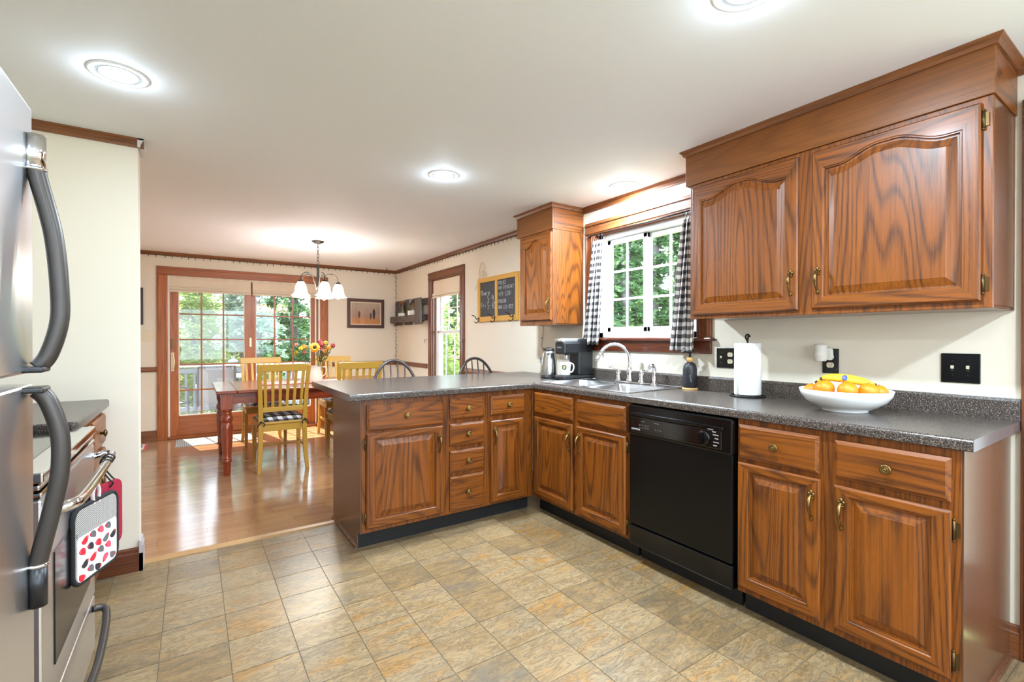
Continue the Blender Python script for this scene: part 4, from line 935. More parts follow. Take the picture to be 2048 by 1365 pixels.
def roman(label, axis, a0, a1, zt, zb, wall, sg, cat_loc):
    t = thing('roman_shade', label, 'window shade', cat_loc, 0, 'linen roman shades')
    prof = [(.012, zt), (.016, zt-.04), (.014, zb+.075), (.030, zb+.055), (.034, zb+.035), (.016, zb+.040), (.034, zb+.02), (.036, zb), (.018, zb+.008), (.010, zb+.02), (.006, zb+.09), (.004, zt)]
    n = 24; m = MB()
    loops = []
    for (d, z) in prof:
        loops.append([(a0 + (a1-a0)*i/n, wall + sg*(d + .002*math.sin(i*1.9+z*20)), z + .003*math.sin(i*.9)) if axis == 'y' else (wall + sg*(d + .002*math.sin(i*1.9)), a0 + (a1-a0)*i/n, z) for i in range(n+1)])
    k = len(loops)
    for i in range(k):
        j = (i+1) % k; o_ = len(m.v); m.v += [Vector(p) for p in loops[i]+loops[j]]
        for q_ in range(n): m.f.append(((o_+q_, o_+q_+1, o_+n+1+q_+1, o_+n+1+q_), True, 0))
    m.build('fabric', M_linen, t)
roman('folded linen roman shade over the left half of the sliding door', 'y', -2.868, -1.995, 1.998, 1.80, YB+.012, -1, (-2.43, YB, 1.80))
roman('folded linen roman shade over the right half of the sliding door', 'y', -1.975, -1.15, 1.998, 1.80, YB+.012, -1, (-1.56, YB, 1.80))
roman('folded linen roman shade at the top of the dining window', 'x', 2.275, 3.04, 1.985, 1.755, .02, -1, (0, 2.66, 1.755))

# ------------------------------------------------------------------ things on the counter
# coffee maker (front faces -x and a little to the camera)
cm = thing('coffee_maker', 'black single-serve coffee maker with a mug under its spout', 'coffee maker', (-.335, .10, ZT), RS)
CW = .115
B(0, CW, .0, .30, 0, .035).build('base', M_blackp, cm, True, bevel=.012)
B(0, CW, .15, .30, .035, .315).build('tank', M_blackp, cm, True, bevel=.012)
B(0, CW, .005, .30, .197, .29).build('brew_head', M_blackp, cm, True, bevel=.014)
MB().prism(rrect(.012, CW-.012, .0, .20, .03, 5), .288, .318, 'z').build('lid', M_steel, cm, True, bevel=.006)
MB().prism(rrect(.03, CW-.03, -.022, .03, .012, 4), .298, .312, 'z').build('lid_handle', M_steel, cm, True, bevel=.004)
MB().tube([(CW/2, .075, .2), (CW/2, .075, .155)], [.018, .014], 14).build('nozzle', M_steel, cm, True)
text_mesh('KEURIG', .015, tmat(CW*.5, .0045, .243), mat('logo_grey', srgb(150,150,152), .4), 'brand_lettering', cm)
mg = thing('mug', 'white mug with a green oval emblem under the coffee maker spout', 'mug', (-.265, .045, ZT+.0355))
mp = [(.034, 0), (.036, .004), (.038, .05), (.043, .10)]
MB().lathe([(.0001, 0)] + mp + [(r_-.004, z_) for r_, z_ in mp[::-1]] + [(.0001, .008)], 24, WM[mg].translation).build('body', M_ceram, mg)
MB().tube(smooth_path([(.037, 0, .085), (.06, 0, .088), (.068, 0, .06), (.058, 0, .03), (.035, 0, .022)]), .0055, 8, M=WM[mg] @ Matrix.Rotation(-1.15, 4, 'Z')).build('handle', M_ceram, mg)
for r_, off, m_ in ((1, .0412, mat('emblem_green', srgb(58,64,36), .5)), (.55, .0420, mat('emblem_pale', srgb(176,170,110), .5))):
    me_ = MB(); nseg = 18
    ctr = Vector((-.80, -.60, 0)); cz_ = .062
    pts = []
    for k in range(nseg):
        a = 2*PI*k/nseg; da = .48*r_*math.cos(a); zz = cz_ + .021*r_*math.sin(a); ba = math.atan2(-.55, -.83) + da; rad = .0385 + (zz-.05)*.10 + (.0012 if r_ == 1 else .0018)
        pts.append((rad*math.cos(ba), rad*math.sin(ba), zz))
    me_.add(pts, [tuple(range(nseg))], WM[mg]).build('emblem', m_, mg)
kt = thing('kettle', 'brushed steel vacuum carafe with dark base beside the coffee maker', 'carafe', (-.255, .262, ZT))
MB().lathe([(.066, 0), (.068, .004), (.068, .016)], 28, WM[kt].translation).build('base', M_blackp, kt)
MB().lathe([(.0675, .016), (.069, .03), (.068, .09), (.062, .15), (.054, .195), (.046, .222)], 32, WM[kt].translation).build('body', M_sink, kt)
MB().lathe([(.047, .222), (.045, .232), (.03, .242), (.0001, .245)], 24, WM[kt].translation).build('lid', M_bronze, kt)
MB().loft([[(-.045, -.018, .185), (-.045, .018, .185), (-.042, .0, .16)], [(-.068, -.008, .205), (-.068, .008, .205), (-.066, 0, .198)]], WM[kt] @ Matrix.Rotation(.8, 4, 'Z'), True, True, True).build('spout', M_sink, kt)
# soap dispenser
sd = thing('soap_dispenser', 'matte black soap bottle with bamboo collar and pump on a bamboo coaster', 'soap dispenser', (-.075, -.915, ZT))
o_ = Vector((-.075, -.915, ZT))
MB().lathe([(.046, 0), (.047, .003), (.047, .008), (.044, .011), (.0001, .011)], 26, o_).build('coaster', M_bamboo, sd)
MB().lathe([(.0001, .011), (.039, .011), (.042, .015), (.042, .125), (.039, .145), (.03, .160), (.017, .168), (.017, .176), (.0001, .176)], 28, o_).build('bottle', M_soap, sd)
MB().lathe([(.020, .170), (.020, .196), (.017, .198), (.0001, .198)], 20, o_).build('collar', M_bamboo, sd)
MB().tube([o_ + Vector((0, 0, .196)), o_ + Vector((0, 0, .232))], .007, 10).tube(smooth_path([o_ + Vector((.018, -.012, .236)), o_ + Vector((0, 0, .238)), o_ + Vector((-.03, .024, .236)), o_ + Vector((-.042, .034, .228))]), [.008]*6+[.009]*6+[.006]*7, 8).build('pump', M_blackp, sd)
ba = math.atan2(-.72, -.69)
sc_ = [(.0428, ba - .1 + .10*math.sin(t_*6), .045 + .05*t_ + .006*math.cos(t_*9)) for t_ in [k/30 for k in range(31)]]
MB().tube([o_ + Vector((r_*math.cos(a), r_*math.sin(a), z_)) for r_, a, z_ in sc_], .0008, 4).build('lettering', M_print, sd)
# paper towel holder
pth_ = thing('paper_towel_holder', 'black wire paper towel stand by the wall', 'towel holder', (-.13, -1.315, ZT)); o_ = Vector((-.13, -1.315, ZT))
MB().tube([o_ + Vector((.085*math.cos(a), .085*math.sin(a), .005)) for a in [2*PI*k/28 for k in range(28)]], .005, 7, closed=True).tube([o_ + Vector((-.085, 0, .005)), o_ + Vector((.085, 0, .005))], .004, 6).build('base_ring', M_iron, pth_)
MB().tube(smooth_path([o_ + Vector((0, 0, .005)), o_ + Vector((0, 0, .30)), o_ + Vector((0, -.012, .325)), o_ + Vector((0, 0, .337)), o_ + Vector((0, .012, .325)), o_ + Vector((0, 0.002, .30))]), .0045, 7).build('post', M_iron, pth_)
m = MB().lathe([(.02, .012), (.066, .012), (.067, .015), (.067, .287), (.066, .29), (.02, .29), (.02, .012)], 40, o_)
tw = m.grid(lambda a, b: (o_.x + (.0675+.010*a*a)*math.cos(2.35+.55*a), o_.y + (.0675+.010*a*a)*math.sin(2.35+.55*a), o_.z + .012 + .278*b), 6, 4)
tag(m.build('paper_towel_roll', M_paper, origin=tuple(o_ + Vector((0, 0, .012)))), 'white roll of paper towel standing on the wire holder', 'paper towel')
# fruit bowl
bo = Vector((-.275, -1.835, ZT)); bw = [(.083, 0), (.085, .004), (.082, .008), (.115, .022), (.148, .045), (.166, .07), (.172, .094)]
tag(MB().lathe([(.0001, .002)] + bw + [(r_-.005, z_) for r_, z_ in bw[:2:-1]] + [(.08, .016), (.0001, .014)], 44, bo).build('fruit_bowl', M_ceram, origin=tuple(bo)), 'wide white ceramic bowl full of oranges and bananas', 'bowl')
M_or = paint('orange_peel', srgb(240,136,22), .4, 320, .25); M_ban = mat('banana_skin', srgb(236,196,46), .5); M_bg = mat('banana_tip', srgb(74,58,34), .7)
vdir = Vector((CAM.x-bo.x, CAM.y-bo.y, 0)).normalized(); rdir = Vector((-vdir.y, vdir.x, 0)); rdir = rdir if rdir.dot(rt) > 0 else -rdir
def orange(du, dv, z, r_, label):
    p = bo + rdir*du + vdir*dv + Vector((0, 0, z)); t = thing('orange', label, 'orange', tuple(p), 0, 'oranges in the bowl')
    MB().ell(p, r_, r_, r_*.93, 20, 14).build('fruit', M_or, t)
    MB().ell(p + Vector((0, 0, r_*.915)), .004, .004, .002, 8, 4).build('stem_scar', M_bg, t)
orange(-.072, .050, .098, .038, 'orange at the left, below the banana stems'); orange(.010, .078, .096, .038, 'orange at front centre of the bowl'); orange(.082, .050, .094, .037, 'orange at front right of the bowl')
orange(.118, -.012, .086, .034, 'orange at far right, partly hidden below the banana tip'); orange(.030, .005, .05, .034, 'orange low in the middle of the bowl'); orange(-.122, .000, .082, .032, 'orange at far left edge of the bowl'); orange(-.04, .0, .05, .034, 'orange under the bananas on the left')
def banana(pts, label):
    pts = [bo + rdir*p[0] + vdir*p[1] + Vector((0, 0, p[2])) for p in pts]
    t = thing('banana', label, 'banana', tuple(pts[len(pts)//2]), 0, 'bananas in the bowl'); sp_ = smooth_path(pts, 6); n = len(sp_)
    rs = [max(.006, .0175*min(1, (min(i, n-1-i)+1.2)/5)) for i in range(n)]
    b_ = MB().tube(sp_, rs, 6).build('skin', M_ban, t, subsurf=1)
    MB().tube([sp_[0] + (sp_[0]-sp_[1])*1.2, sp_[0], sp_[1]], [.006, .0075, .008], 8).tube([sp_[-2], sp_[-1], sp_[-1] + (sp_[-1]-sp_[-2])*.5], [.008, .008, .005], 8).build('tips', M_bg, t)
    return t, sp_
banana([(-.085, -.02, .134), (-.045, -.004, .140), (.005, .006, .136), (.06, .002, .127), (.108, -.006, .116)], 'front banana with a blue sticker lying across the oranges')
banana([(-.105, -.055, .115), (-.06, -.045, .140), (.0, -.04, .143), (.06, -.045, .13), (.11, -.055, .105)], 'rear banana lying behind the stickered one')
t_ = bpy.data.objects['banana']
pS = bo + rdir*.0 + vdir*(.006+.0150) + Vector((0, 0, .1445))
MB().ell((0, 0, 0), .014, .010, .0016, 14, 5, M=Matrix.Translation(pS) @ (vdir + Vector((0, 0, .5))).to_track_quat('Z', 'X').to_matrix().to_4x4()).build('sticker', mat('sticker_blue', srgb(58,72,176), .4), t_)

# ------------------------------------------------------------------ wall plates
def plate(label, y0, y1, z0, z1, items):
    t = thing('wall_plate', label, 'switch plate', (0, (y0+y1)/2, (z0+z1)/2), RS)
    wd, hh = (y1-y0)/2, (z1-z0)/2
    B(-wd, wd, -.006, 0, -hh, hh).build('cover', M_black, t, True, bevel=.003)
    for kind, x in items:
        if kind == 's':
            B(x-.005, x+.005, -.008, -.005, -.013, .013).build('toggle_slot', M_blackp, t, True); B(x-.0045, x+.0045, -.016, -.006, -.002, .011).build('toggle', M_ivory, t, True, bevel=.001)
            for zz in (-.03, .03): MB().ell((x, -.006, zz), .003, .001, .003, 8, 4).build('screw', M_blackp, t, True)
        else:
            for zz in (-.02, .02):
                o2_ = MB().prism([(x + .0165*math.cos(a), zz + max(-.0125, min(.0125, .0165*math.sin(a)))) for a in [2*PI*k/24 for k in range(24)]], -.008, -.005, 'y').build('receptacle', M_ivory, t, True)
                MB().box(x-.007, x-.005, -.0085, -.0078, zz-.001, zz+.007).box(x+.005, x+.007, -.0085, -.0078, zz-.001, zz+.007).ell((x, -.008, zz-.006), .0022, .0006, .0022, 8, 4).build('slots', M_blackp, o2_, True)
    return t
plate('black plate with a switch and a double outlet behind the paper towel', -1.172, -1.05, 1.053, 1.175, [('s', -.027), ('o', .027)])
plate('black outlet plate behind the white plug-in freshener', -1.705, -1.631, 1.056, 1.178, [('o', 0)])
plate('black double switch plate near the end of the counter', -2.21, -2.088, 1.045, 1.167, [('s', -.024), ('s', .024)])
af = thing('air_freshener', 'white plug-in air freshener in the outlet above the fruit bowl', 'air freshener', (0, -1.655, 1.15), RS)
MB().prism([(-.02, -.025), (.024, -.03), (.03, -.012), (.03, .022), (.02, .034), (-.02, .034)], -.03, -.0087, 'y').build('plug_body', M_offw, af, True, bevel=.006)
MB().lathe([(.024, -.032), (.026, -.03), (.027, -.004), (.029, 0), (.029, .012), (.0275, .014), (.0275, .045), (.024, .05), (.0001, .051)], 24, (-.012, -.052, 0)).build('warmer', M_offw, af, True)
t = thing('wall_plate', 'ivory double switch plate left of the sliding door', 'switch plate', (-3.09, YB, 1.26))
B(-.06, .06, -.006, 0, -.06, .06).build('cover', M_ivory, t, True, bevel=.003)
for x in (-.024, .024): B(x-.0045, x+.0045, -.016, -.006, -.002, .011).build('toggle', M_offw, t, True)

# ------------------------------------------------------------------ chalkboard, pallet rack, pictures, string lights
cb = thing('chalkboard', 'chalkboard in a mustard window frame with phone numbers and iron hooks', 'chalkboard', (0, 1.83, 1.411), RS)
CWD, CHH = .79, .475
fbm = MB().box(0, .05, -.022, 0, 0, CHH).box(CWD-.05, CWD, -.022, 0, 0, CHH).box(.05, CWD-.05, -.022, 0, CHH-.05, CHH).box(.05, CWD-.05, -.022, 0, 0, .055).box(CWD*.5-.03, CWD*.5+.012, -.022, 0, .055, CHH-.05)
fbm.build('frame', M_yfrm, cb, True, bevel=.003)
b1_ = B(.05, CWD*.5-.03, -.009, -.003, .055, CHH-.05).build('slate', M_slate, cb, True); b2_ = B(CWD*.5+.012, CWD-.05, -.009, -.003, .055, CHH-.05).build('slate', M_slate, cb, True)
def cir(cx=.3, cy=.5, rx=.3, ry=.5, a0=0, a1=2*PI, n=12): return [(cx + rx*math.cos(a0+(a1-a0)*k/n), cy + ry*math.sin(a0+(a1-a0)*k/n)) for k in range(n+1)]
GL = {'P': [[(0,0),(.02,1)], [(0,.98),(.45,.95),(.55,.72),(.4,.5),(.03,.47)]], 'O': [cir()], 'L': [[(0,1),(0,0),(.5,.02)]], 'I': [[(.2,1),(.2,0)]], 'C': [cir(a0=.8, a1=5.5)], 'E': [[(.5,1),(0,1),(0,0),(.5,0)], [(0,.5),(.4,.52)]],
      'N': [[(0,0),(0,1),(.5,0),(.5,1)]], 'M': [[(0,0),(.05,1),(.3,.4),(.55,1),(.6,0)]], 'R': [[(0,0),(0,1),(.45,.9),(.4,.55),(.02,.5),(.5,0)]], 'G': [cir(a0=.8, a1=6.2) + [(.35,.45)]], '-': [[(.05,.5),(.4,.52)]], '4': [[(.45,0),(.45,1),(0,.35),(.6,.35)]],
      '3': [[(.05,1),(.45,.95),(.25,.55),(.5,.3),(.3,0),(0,.08)]], '9': [cir(.28,.72,.24,.27) + [(.5,.5),(.4,0)]], '5': [[(.5,1),(.1,1),(.05,.58),(.4,.55),(.5,.25),(.3,0),(0,.08)]], '2': [[(.03,.8),(.25,1),(.48,.8),(.3,.45),(0,0),(.55,.02)]], '8': [cir(.27,.74,.2,.25), cir(.27,.25,.26,.25)],
      '1': [[(.2,1),(.2,0)]], '0': [cir(.28,.5,.25,.5)], 'S': [[(.5,.9),(.25,1),(.05,.75),(.45,.3),(.25,0),(0,.12)]], 'F': [[(0,0),(.05,1),(.55,1)], [(0,.5),(.4,.52)]], 'Y': [[(0,1),(.28,.5),(.55,1)], [(.28,.5),(.2,0)]],
      'r': [[(0,0),(.02,.6)], [(.02,.4),(.3,.6)]], 'i': [[(.1,0),(.1,.55)], [(.1,.8),(.12,.84)]], 'w': [[(0,.6),(.15,0),(.3,.5),(.45,0),(.6,.6)]], 'o': [cir(.22,.3,.22,.3)], 'n': [[(0,0),(.02,.6)], [(.02,.4),(.25,.62),(.4,.4),(.42,0)]], '~': [[(.4,0),(0,.6),(.1,.95),(.3,.95),(.4,.7),(.5,.95),(.72,.95),(.8,.6),(.4,0)]]}
def chalk(parent, txt, x, z, h, th=.0016, step=.72):
    m = MB(); cx_ = x
    for c_ in txt:
        if c_ in GL:
            for st_ in GL[c_]: m.tube([(cx_ + p[0]*h*.85, -.0095, z + p[1]*h + RND.uniform(-.001, .001)) for p in st_], th, 4)
        cx_ += h*(.42 if c_ in 'I1i ' else step)
    return m.build('chalk_writing', M_chalk, parent, True)
chalk(b1_, '~worn', .062, .285, .055, .0022); chalk(b1_, '5-9', .2, .215, .062, .0024); chalk(b1_, 'Fri', .068, .155, .055, .0022); chalk(b1_, '5-10', .20, .135, .07, .0024, .65)
xr = CWD*.5+.022
chalk(b2_, 'POLICE', xr, .375, .038); chalk(b2_, 'NON-EMERGENCY', xr, .325, .034, .0014, .66); chalk(b2_, '439-5281', xr, .255, .044); chalk(b2_, 'POISON', xr, .185, .038); chalk(b2_, '800-222-1222', xr, .125, .036, .0015, .66)
for x in (.035, .37, .71):
    MB().tube(smooth_path([(x, -.022, .05), (x, -.05, .03), (x+.005, -.075, .06), (x-.02, -.10, .075)]), .0045, 7).tube(smooth_path([(x, -.022, .05), (x, -.03, .01), (x, -.055, -.01), (x-.008, -.075, .005)]), .0045, 7).build('coat_hook', M_iron, cb, True)
M_raf = mat('raffia', srgb(214,190,150), .8)
rb = MB()
for (A_, B_, wd) in (((.03, CHH), (.10, CHH+.17), 0), ((.06, CHH+.01), (.14, CHH+.07), 0)):
    pts = smooth_path([(A_[0], -.012, A_[1]), (A_[0]+.02, -.02, (A_[1]+B_[1])/2+.03), (B_[0], -.02, B_[1]), (B_[0]+.05, -.02, B_[1]-.04), (A_[0]+.08, -.014, A_[1]+.01)])
    rb.tube(pts, .004, 5)
rb.tube(smooth_path([(.03, -.014, CHH-.005), (-.01, -.02, CHH-.06), (-.05, -.016, CHH-.12)]), .003, 5)
tag(rb.build('raffia_bow', M_raf, cb, True), None, None)
# pallet bottle rack on the wall
pr_ = thing('bottle_rack', 'weathered grey pallet-wood bottle rack on the corner wall', 'rack', (0, 4.34, 1.42), RS)
for (x0, x1, ya, yb, z0, z1, m_) in ((.0, .22, -.04, -.02, .01, .375, M_grey), (.385, .61, -.04, -.02, .01, .38, M_grey), (.80, .99, -.04, -.02, .02, .36, M_grey), (.99, 1.195, -.135, -.115, .0, .358, M_grey), (-.02, .99, -.115, -.095, .045, .14, M_greyh), (.0, .99, -.02, 0, .28, .36, M_greyh), (.0, .99, -.02, 0, .06, .14, M_greyh), (.02, .98, -.095, -.04, .045, .06, M_greyh), (.99, 1.17, -.02, 0, .27, .36, M_greyh), (.99, 1.17, -.02, 0, .06, .14, M_greyh)):
    B(x0, x1, ya, yb, z0, z1).build('board', m_, pr_, True, bevel=.003)
for x in (.0, 1.02): B(x, x+.07, -.095 if x < .5 else -.115, -.04 if x < .5 else -.02, .065, .135).build('end_block', M_grey, pr_, True)
for x in (.1, .5, .8): MB().tube([(x, -.1, .048), (x, -.1, .01), (x+.12, -.1, .01), (x+.12, -.1, .048)], .003, 5).build('wire_loop', M_iron, pr_, True)
blab = ('purple-tinted wine bottle with red foil, leftmost in the pallet rack', 'olive wine bottle, second from the left in the pallet rack', 'dark wine bottle with grey foil, third in the pallet rack', 'amber wine bottle with dark neck beside the tallest board')
bcols = (((64,48,70), (150,60,36)), ((88,80,36), (120,108,60)), ((60,62,48), (150,152,154)), ((106,82,34), (46,34,34)))
for k, (x, zt_) in enumerate(((.30, .0), (.395, .0), (.68, .01), (.80, .01))):
    y_ = 4.34 - x; bp = Vector((-.0675, y_, 1.42+.061))
    t = thing('wine_bottle', blab[k], 'bottle', tuple(bp), 0, 'bottles in the pallet rack')
    MB().lathe([(.0001, .004), (.036, 0), (.0375, .006), (.0375, .18), (.034, .205), (.018, .235), (.0145, .25), (.0145, .305), (.0001, .305)], 18, bp).build('glass_body', mat('bottle_%d' % k, srgb(*bcols[k][0]), .12, coat=.3), t)
    MB().lathe([(.0155, .255), (.016, .307), (.0001, .308)], 14, bp).build('foil', mat('foil_%d' % k, srgb(*bcols[k][1]), .4), t)
    MB().lathe([(.038, .05), (.038, .125 + (.02 if k > 1 else 0))], 18, bp).build('paper_label', mat('label_white', srgb(236,232,224), .7), t)
# framed print on the back wall
pf = thing('framed_picture', 'dark brown framed sandy-coloured print right of the chandelier', 'picture', (-.48, YB, 1.389))
frame_mb = MB(); x0, x1, z0, z1 = -.275, .275, 0, .435
frame_mb.box(x0, x0+.045, -.025, 0, z0, z1).box(x1-.045, x1, -.025, 0, z0, z1).box(x0+.045, x1-.045, -.025, 0, z0, z0+.045).box(x0+.045, x1-.045, -.025, 0, z1-.045, z1)
frame_mb.build('frame', mat('walnut_frame', srgb(84,54,44), .4), pf, True, bevel=.004)
B(x0+.045, x1-.045, -.008, -.004, z0+.045, z1-.045).build('mat_board', mat('mat_cream', srgb(232,216,190), .8), pf, True)
def beach():
    m = mat('beach_print', srgb(190,160,130), .6); q = N(m); tc = q.n('ShaderNodeTexCoord'); sx = q.n('ShaderNodeSeparateXYZ'); q.l(tc.outputs['Object'], sx.inputs[0]); n = q.noise(q.coord((6, 1, 30), False), 1, 3)
    z = q.math('ADD', q.math('DIVIDE', sx.outputs[2], .435), q.math('MULTIPLY', q.math('SUBTRACT', n, .5), .05))
    q.col(q.ramp(z, [(.15, srgb(214,138,68)), (.34, srgb(196,140,90)), (.40, srgb(176,140,120)), (.8, srgb(190,168,146))])); return m
B(x0+.062, x1-.062, -.0095, -.008, z0+.062, z1-.062).build('print', beach(), pf, True)
for (x, z, wx, hz, cc) in ((-.1, .15, .018, .10, srgb(120,84,66)), (.12, .13, .02, .16, srgb(60,50,52)), (.07, .13, .014, .10, srgb(86,62,56))):
    MB().prism([(x + wx*math.cos(a), z + hz/2 + hz/2*math.sin(a)) for a in [2*PI*k/14 for k in range(14)]], -.0102, -.0094, 'y').build('painted_shape', mat('paint_%d' % int(x*1000), cc, .7), pf, True)
B(x0+.045, x1-.045, -.0135, -.0125, z0+.045, z1-.045).build('glass', M_glass, pf, True)
t = thing('framed_picture', 'dark framed picture half hidden behind the short wall by the switch', 'picture', (-3.32, YB, 1.395))
MB().box(-.2, -.16, -.02, 0, 0, .44).box(.16, .2, -.02, 0, 0, .44).box(-.16, .16, -.02, 0, 0, .04).box(-.16, .16, -.02, 0, .4, .44).build('frame', mat('dark_frame', srgb(70,58,54), .5), t, True)
B(-.16, .16, -.008, -.002, .04, .4).build('print', mat('grey_print', srgb(150,146,140), .7), t, True)
# string lights
def string(name, label, pts, wob, nb, org, side):
    t = thing(name, label, 'string lights', org, 0, 'mini light strings')
    sp_ = smooth_path(pts, 14); w_ = []
    for i, p in enumerate(sp_): w_.append(p + Vector(side) * wob * math.sin(i*1.7))
    MB().tube(w_, .0022, 4).build('wire', M_iron if 0 else mat('light_wire', srgb(74,62,46), .7), t)
    m = MB(); L = len(w_)
    for k in range(nb):
        p = w_[int(k*(L-1)/max(1, nb-1))]; d = Vector(side) * (1 if k % 2 else -1) if abs(side[2]) < .5 else Vector((0, 0, -1))
        m.tube([p, p + d*.012 + Vector((0, 0, -.003)), p + d*.024 + Vector((0, 0, -.005))], [.0035, .0035, .002], 5)
    b_ = m.build('mini_bulbs', M_iron, t); b_['kind'] = 'stuff'
zc_ = H-.043
string('string_lights', 'string of mini lights along the crown moulding over the sliding door', [(-3.3 + .25*k, YB-.02, zc_ + .004*math.sin(k*2)) for k in range(14)], .004, 42, (-1.6, YB-.02, zc_), (0, 0, 1))
string('string_lights', 'string of mini lights along the crown moulding above the chalkboard', [(-.02, .7 + .25*k, zc_ + .004*math.sin(k*2)) for k in range(15)], .004, 46, (-.02, 2.5, zc_), (0, 0, 1))
string('string_lights', 'string of mini lights hanging down the dining room corner', [(-.02, YB-.02, 2.2 - .2*k) for k in range(8)], .006, 26, (-.02, YB-.02, 1.5), (1, -.3, 0))
string('string_lights', 'loose black mini light string below the small upper cabinet', [(-.006, .655, 1.36), (-.008, .665, 1.25), (-.008, .68, 1.17), (-.01, .655, 1.10), (-.012, .70, 1.02), (-.012, .645, .985), (-.014, .68, .925)], .004, 6, (-.01, .66, .92), (0, 1, 0))
for (p, lab, s_) in (((-.02, YB-.30, H), 'tiny black ceiling hook near the dining corner', 1), ((-.10, .80, H), 'black ceiling hook beside the short soffit', 2)):
    tag(MB().tube(smooth_path([(p[0]-.25*(s_ == 1), p[1], p[2]), (p[0]-.25*(s_ == 1), p[1], p[2]-.02*s_), (p[0]-.25*(s_ == 1)+.014*s_, p[1], p[2]-.035*s_), (p[0]-.25*(s_ == 1)+.02*s_, p[1], p[2]-.02*s_)]), .003*s_, 6).build('ceiling_hook', M_iron, origin=(p[0]-.25*(s_ == 1), p[1], p[2])), lab, 'hook')
for yy, lab in ((3.24, 'tiny pale hook on the wall left of the dining window'), (2.15, 'tiny dark curtain hook right of the dining window')):
    tag(MB().tube(smooth_path([(-.001, yy, 1.21), (-.03, yy, 1.215), (-.04, yy, 1.19), (-.025, yy, 1.175)]), .003, 6).build('tieback_hook', M_bronze, origin=(0, yy, 1.2)), lab, 'hook')
tag(MB().tube(smooth_path([(-.001, -1.045, 1.222), (-.02, -1.04, 1.222), (-.035, -1.03, 1.226)]), .006, 6).build('tieback_hook', M_bronze, origin=(0, -1.045, 1.222)), 'small bronze hook on the wall by the kitchen window sill', 'hook')
# mat and paper on the dining floor
mt = MB(); mt.box(-2.80, -1.98, 3.80, 4.28, .0005, .006)
def ribs():
    m = mat('grey_ribbed_mat', srgb(150,146,142), .9); q = N(m); wv = q.n('ShaderNodeTexWave', i_Scale=18.0); q.l(q.coord((1, 1, 1), False), wv.inputs['Vector']); q.col(q.mix(wv.outputs['Fac'], srgb(112,108,106), srgb(186,182,176))); return m
tag(mt.build('door_mat', ribs(), origin=(-2.4, 4.04, 0)), 'grey ribbed door mat inside the sliding door', 'mat')
t = thing('magazine', 'red and white magazine on the oak floor by the short wall', 'magazine', (-3.17, 4.05, 0))
B(-.12, .10, -.15, .15, .0006, .006).build('pages', mat('magazine_white', srgb(226,216,212), .6), t, True); B(.078, .1005, -.1505, .1505, .0005, .0066).build('cover_border', mat('magazine_red', srgb(206,90,96), .6), t, True); B(-.08, .06, -.1, .1, .006, .0064).build('cover_print', mat('magazine_grey', srgb(96,100,106), .6), t, True)

# ------------------------------------------------------------------ outdoors: deck, furniture, trees
struct(B(-60, 60, YB+T+.2, 80, -1.3, -1.2).build('ground', paint('leaf_litter', srgb(150,138,96), .95, 2, .4)), 'leaf-strewn ground of the wooded yard', 'ground')
g2 = struct(B(T+.3, 60, -30, YB+T+.2, -1.3, -1.2).build('ground', paint('yard_grass', srgb(120,130,84), .95, 2, .4)), 'grassy side yard seen through the kitchen window', 'ground')
dk = thing('deck', 'grey board deck outside the sliding door', 'deck', (-2, 5.8, -.1), 0)
bm_ = B(0, 5.6, 0, .138, -.03, 0).mesh('board', [mat('deck_board', srgb(160,156,150), .8)])
for k in range(18):
    o = bpy.data.objects.new('board', bm_); COL.objects.link(o); o.parent = dk; o.location = (-4.9+2, YB+T+.03 + .143*k - 5.8, 0)
B(-4.9, .7, YB+T+.03, 7.1, -.25, -.132).build('joists', M_bark, dk)
rl_ = thing('deck_railing', 'grey deck railing with pale top rail and balusters', 'railing', (-2, 7.05, -.1)); M_rail = mat('rail_grey', srgb(112,120,128), .7); M_railt = mat('rail_top_pale', srgb(214,220,226), .6)
B(-4.9, .7, 6.98, 7.12, .745, .785).build('top_rail', M_railt, rl_, bevel=.006); B(-4.9, .7, 7.02, 7.08, .64, .72).build('upper_rail', M_rail, rl_); B(-4.9, .7, 7.02, 7.08, 0, .06).build('lower_rail', M_rail, rl_)
for k in range(5):
    x = -4.8 + 1.36*k; B(x, x+.09, 7.01, 7.1, -.1, .82).build('post', M_rail, rl_); MB().lathe([(.075, .82), (.075, .84), (.0001, .88)], 4, (x+.045, 7.055, 0)).build('post_cap', M_railt, rl_)
bal = B(-.017, .017, -.017, .017, .05, .65).mesh('baluster', [M_rail])
for k in range(44):
    o = bpy.data.objects.new('baluster', bal); COL.objects.link(o); o.parent = rl_; o.location = (-4.65 + .12*k + 2, 0, .1)
def sling_chair(loc, rz, label):
    t = thing('patio_chair', label, 'patio chair', loc, rz, 'sling chairs on the deck')
    M_f = M_patf; m1 = MB()
    for s_ in (-1, 1):
        MB().tube(smooth_path([(s_*.25, .25, 0), (s_*.25, .24, .4), (s_*.25, .22, .60), (s_*.25, -.2, .62), (s_*.25, -.24, .36), (s_*.25, -.27, 0)]), .016, 8).build('side_frame', M_f, t, True)
        MB().tube([(s_*.235, .22, .38), (s_*.235, -.2, .34), (s_*.235, -.32, .92)], .013, 8).build('sling_rail', M_f, t, True)
    MB().tube([(-.235, -.32, .92), (.235, -.32, .92)], .013, 8).build('top_bar', M_f, t, True)
    MB().grid(lambda a, b: (-.23+.46*a, .22-.84*b*.5 if b < .5 else -.2-.12*(b-.5)*2, .38-.04*b*2 if b < .5 else .34+.58*(b-.5)*2), 4, 12).build('sling', M_sling, t, True, solid=.004)
    return t
M_patf = mat('patio_frame', srgb(70,80,90), .5, .3); M_sling = mat('patio_sling', srgb(138,146,154), .8)
sling_chair((-2.34, 5.75, -.1), PI, 'grey sling patio chair with its broad back to the sliding door'); 
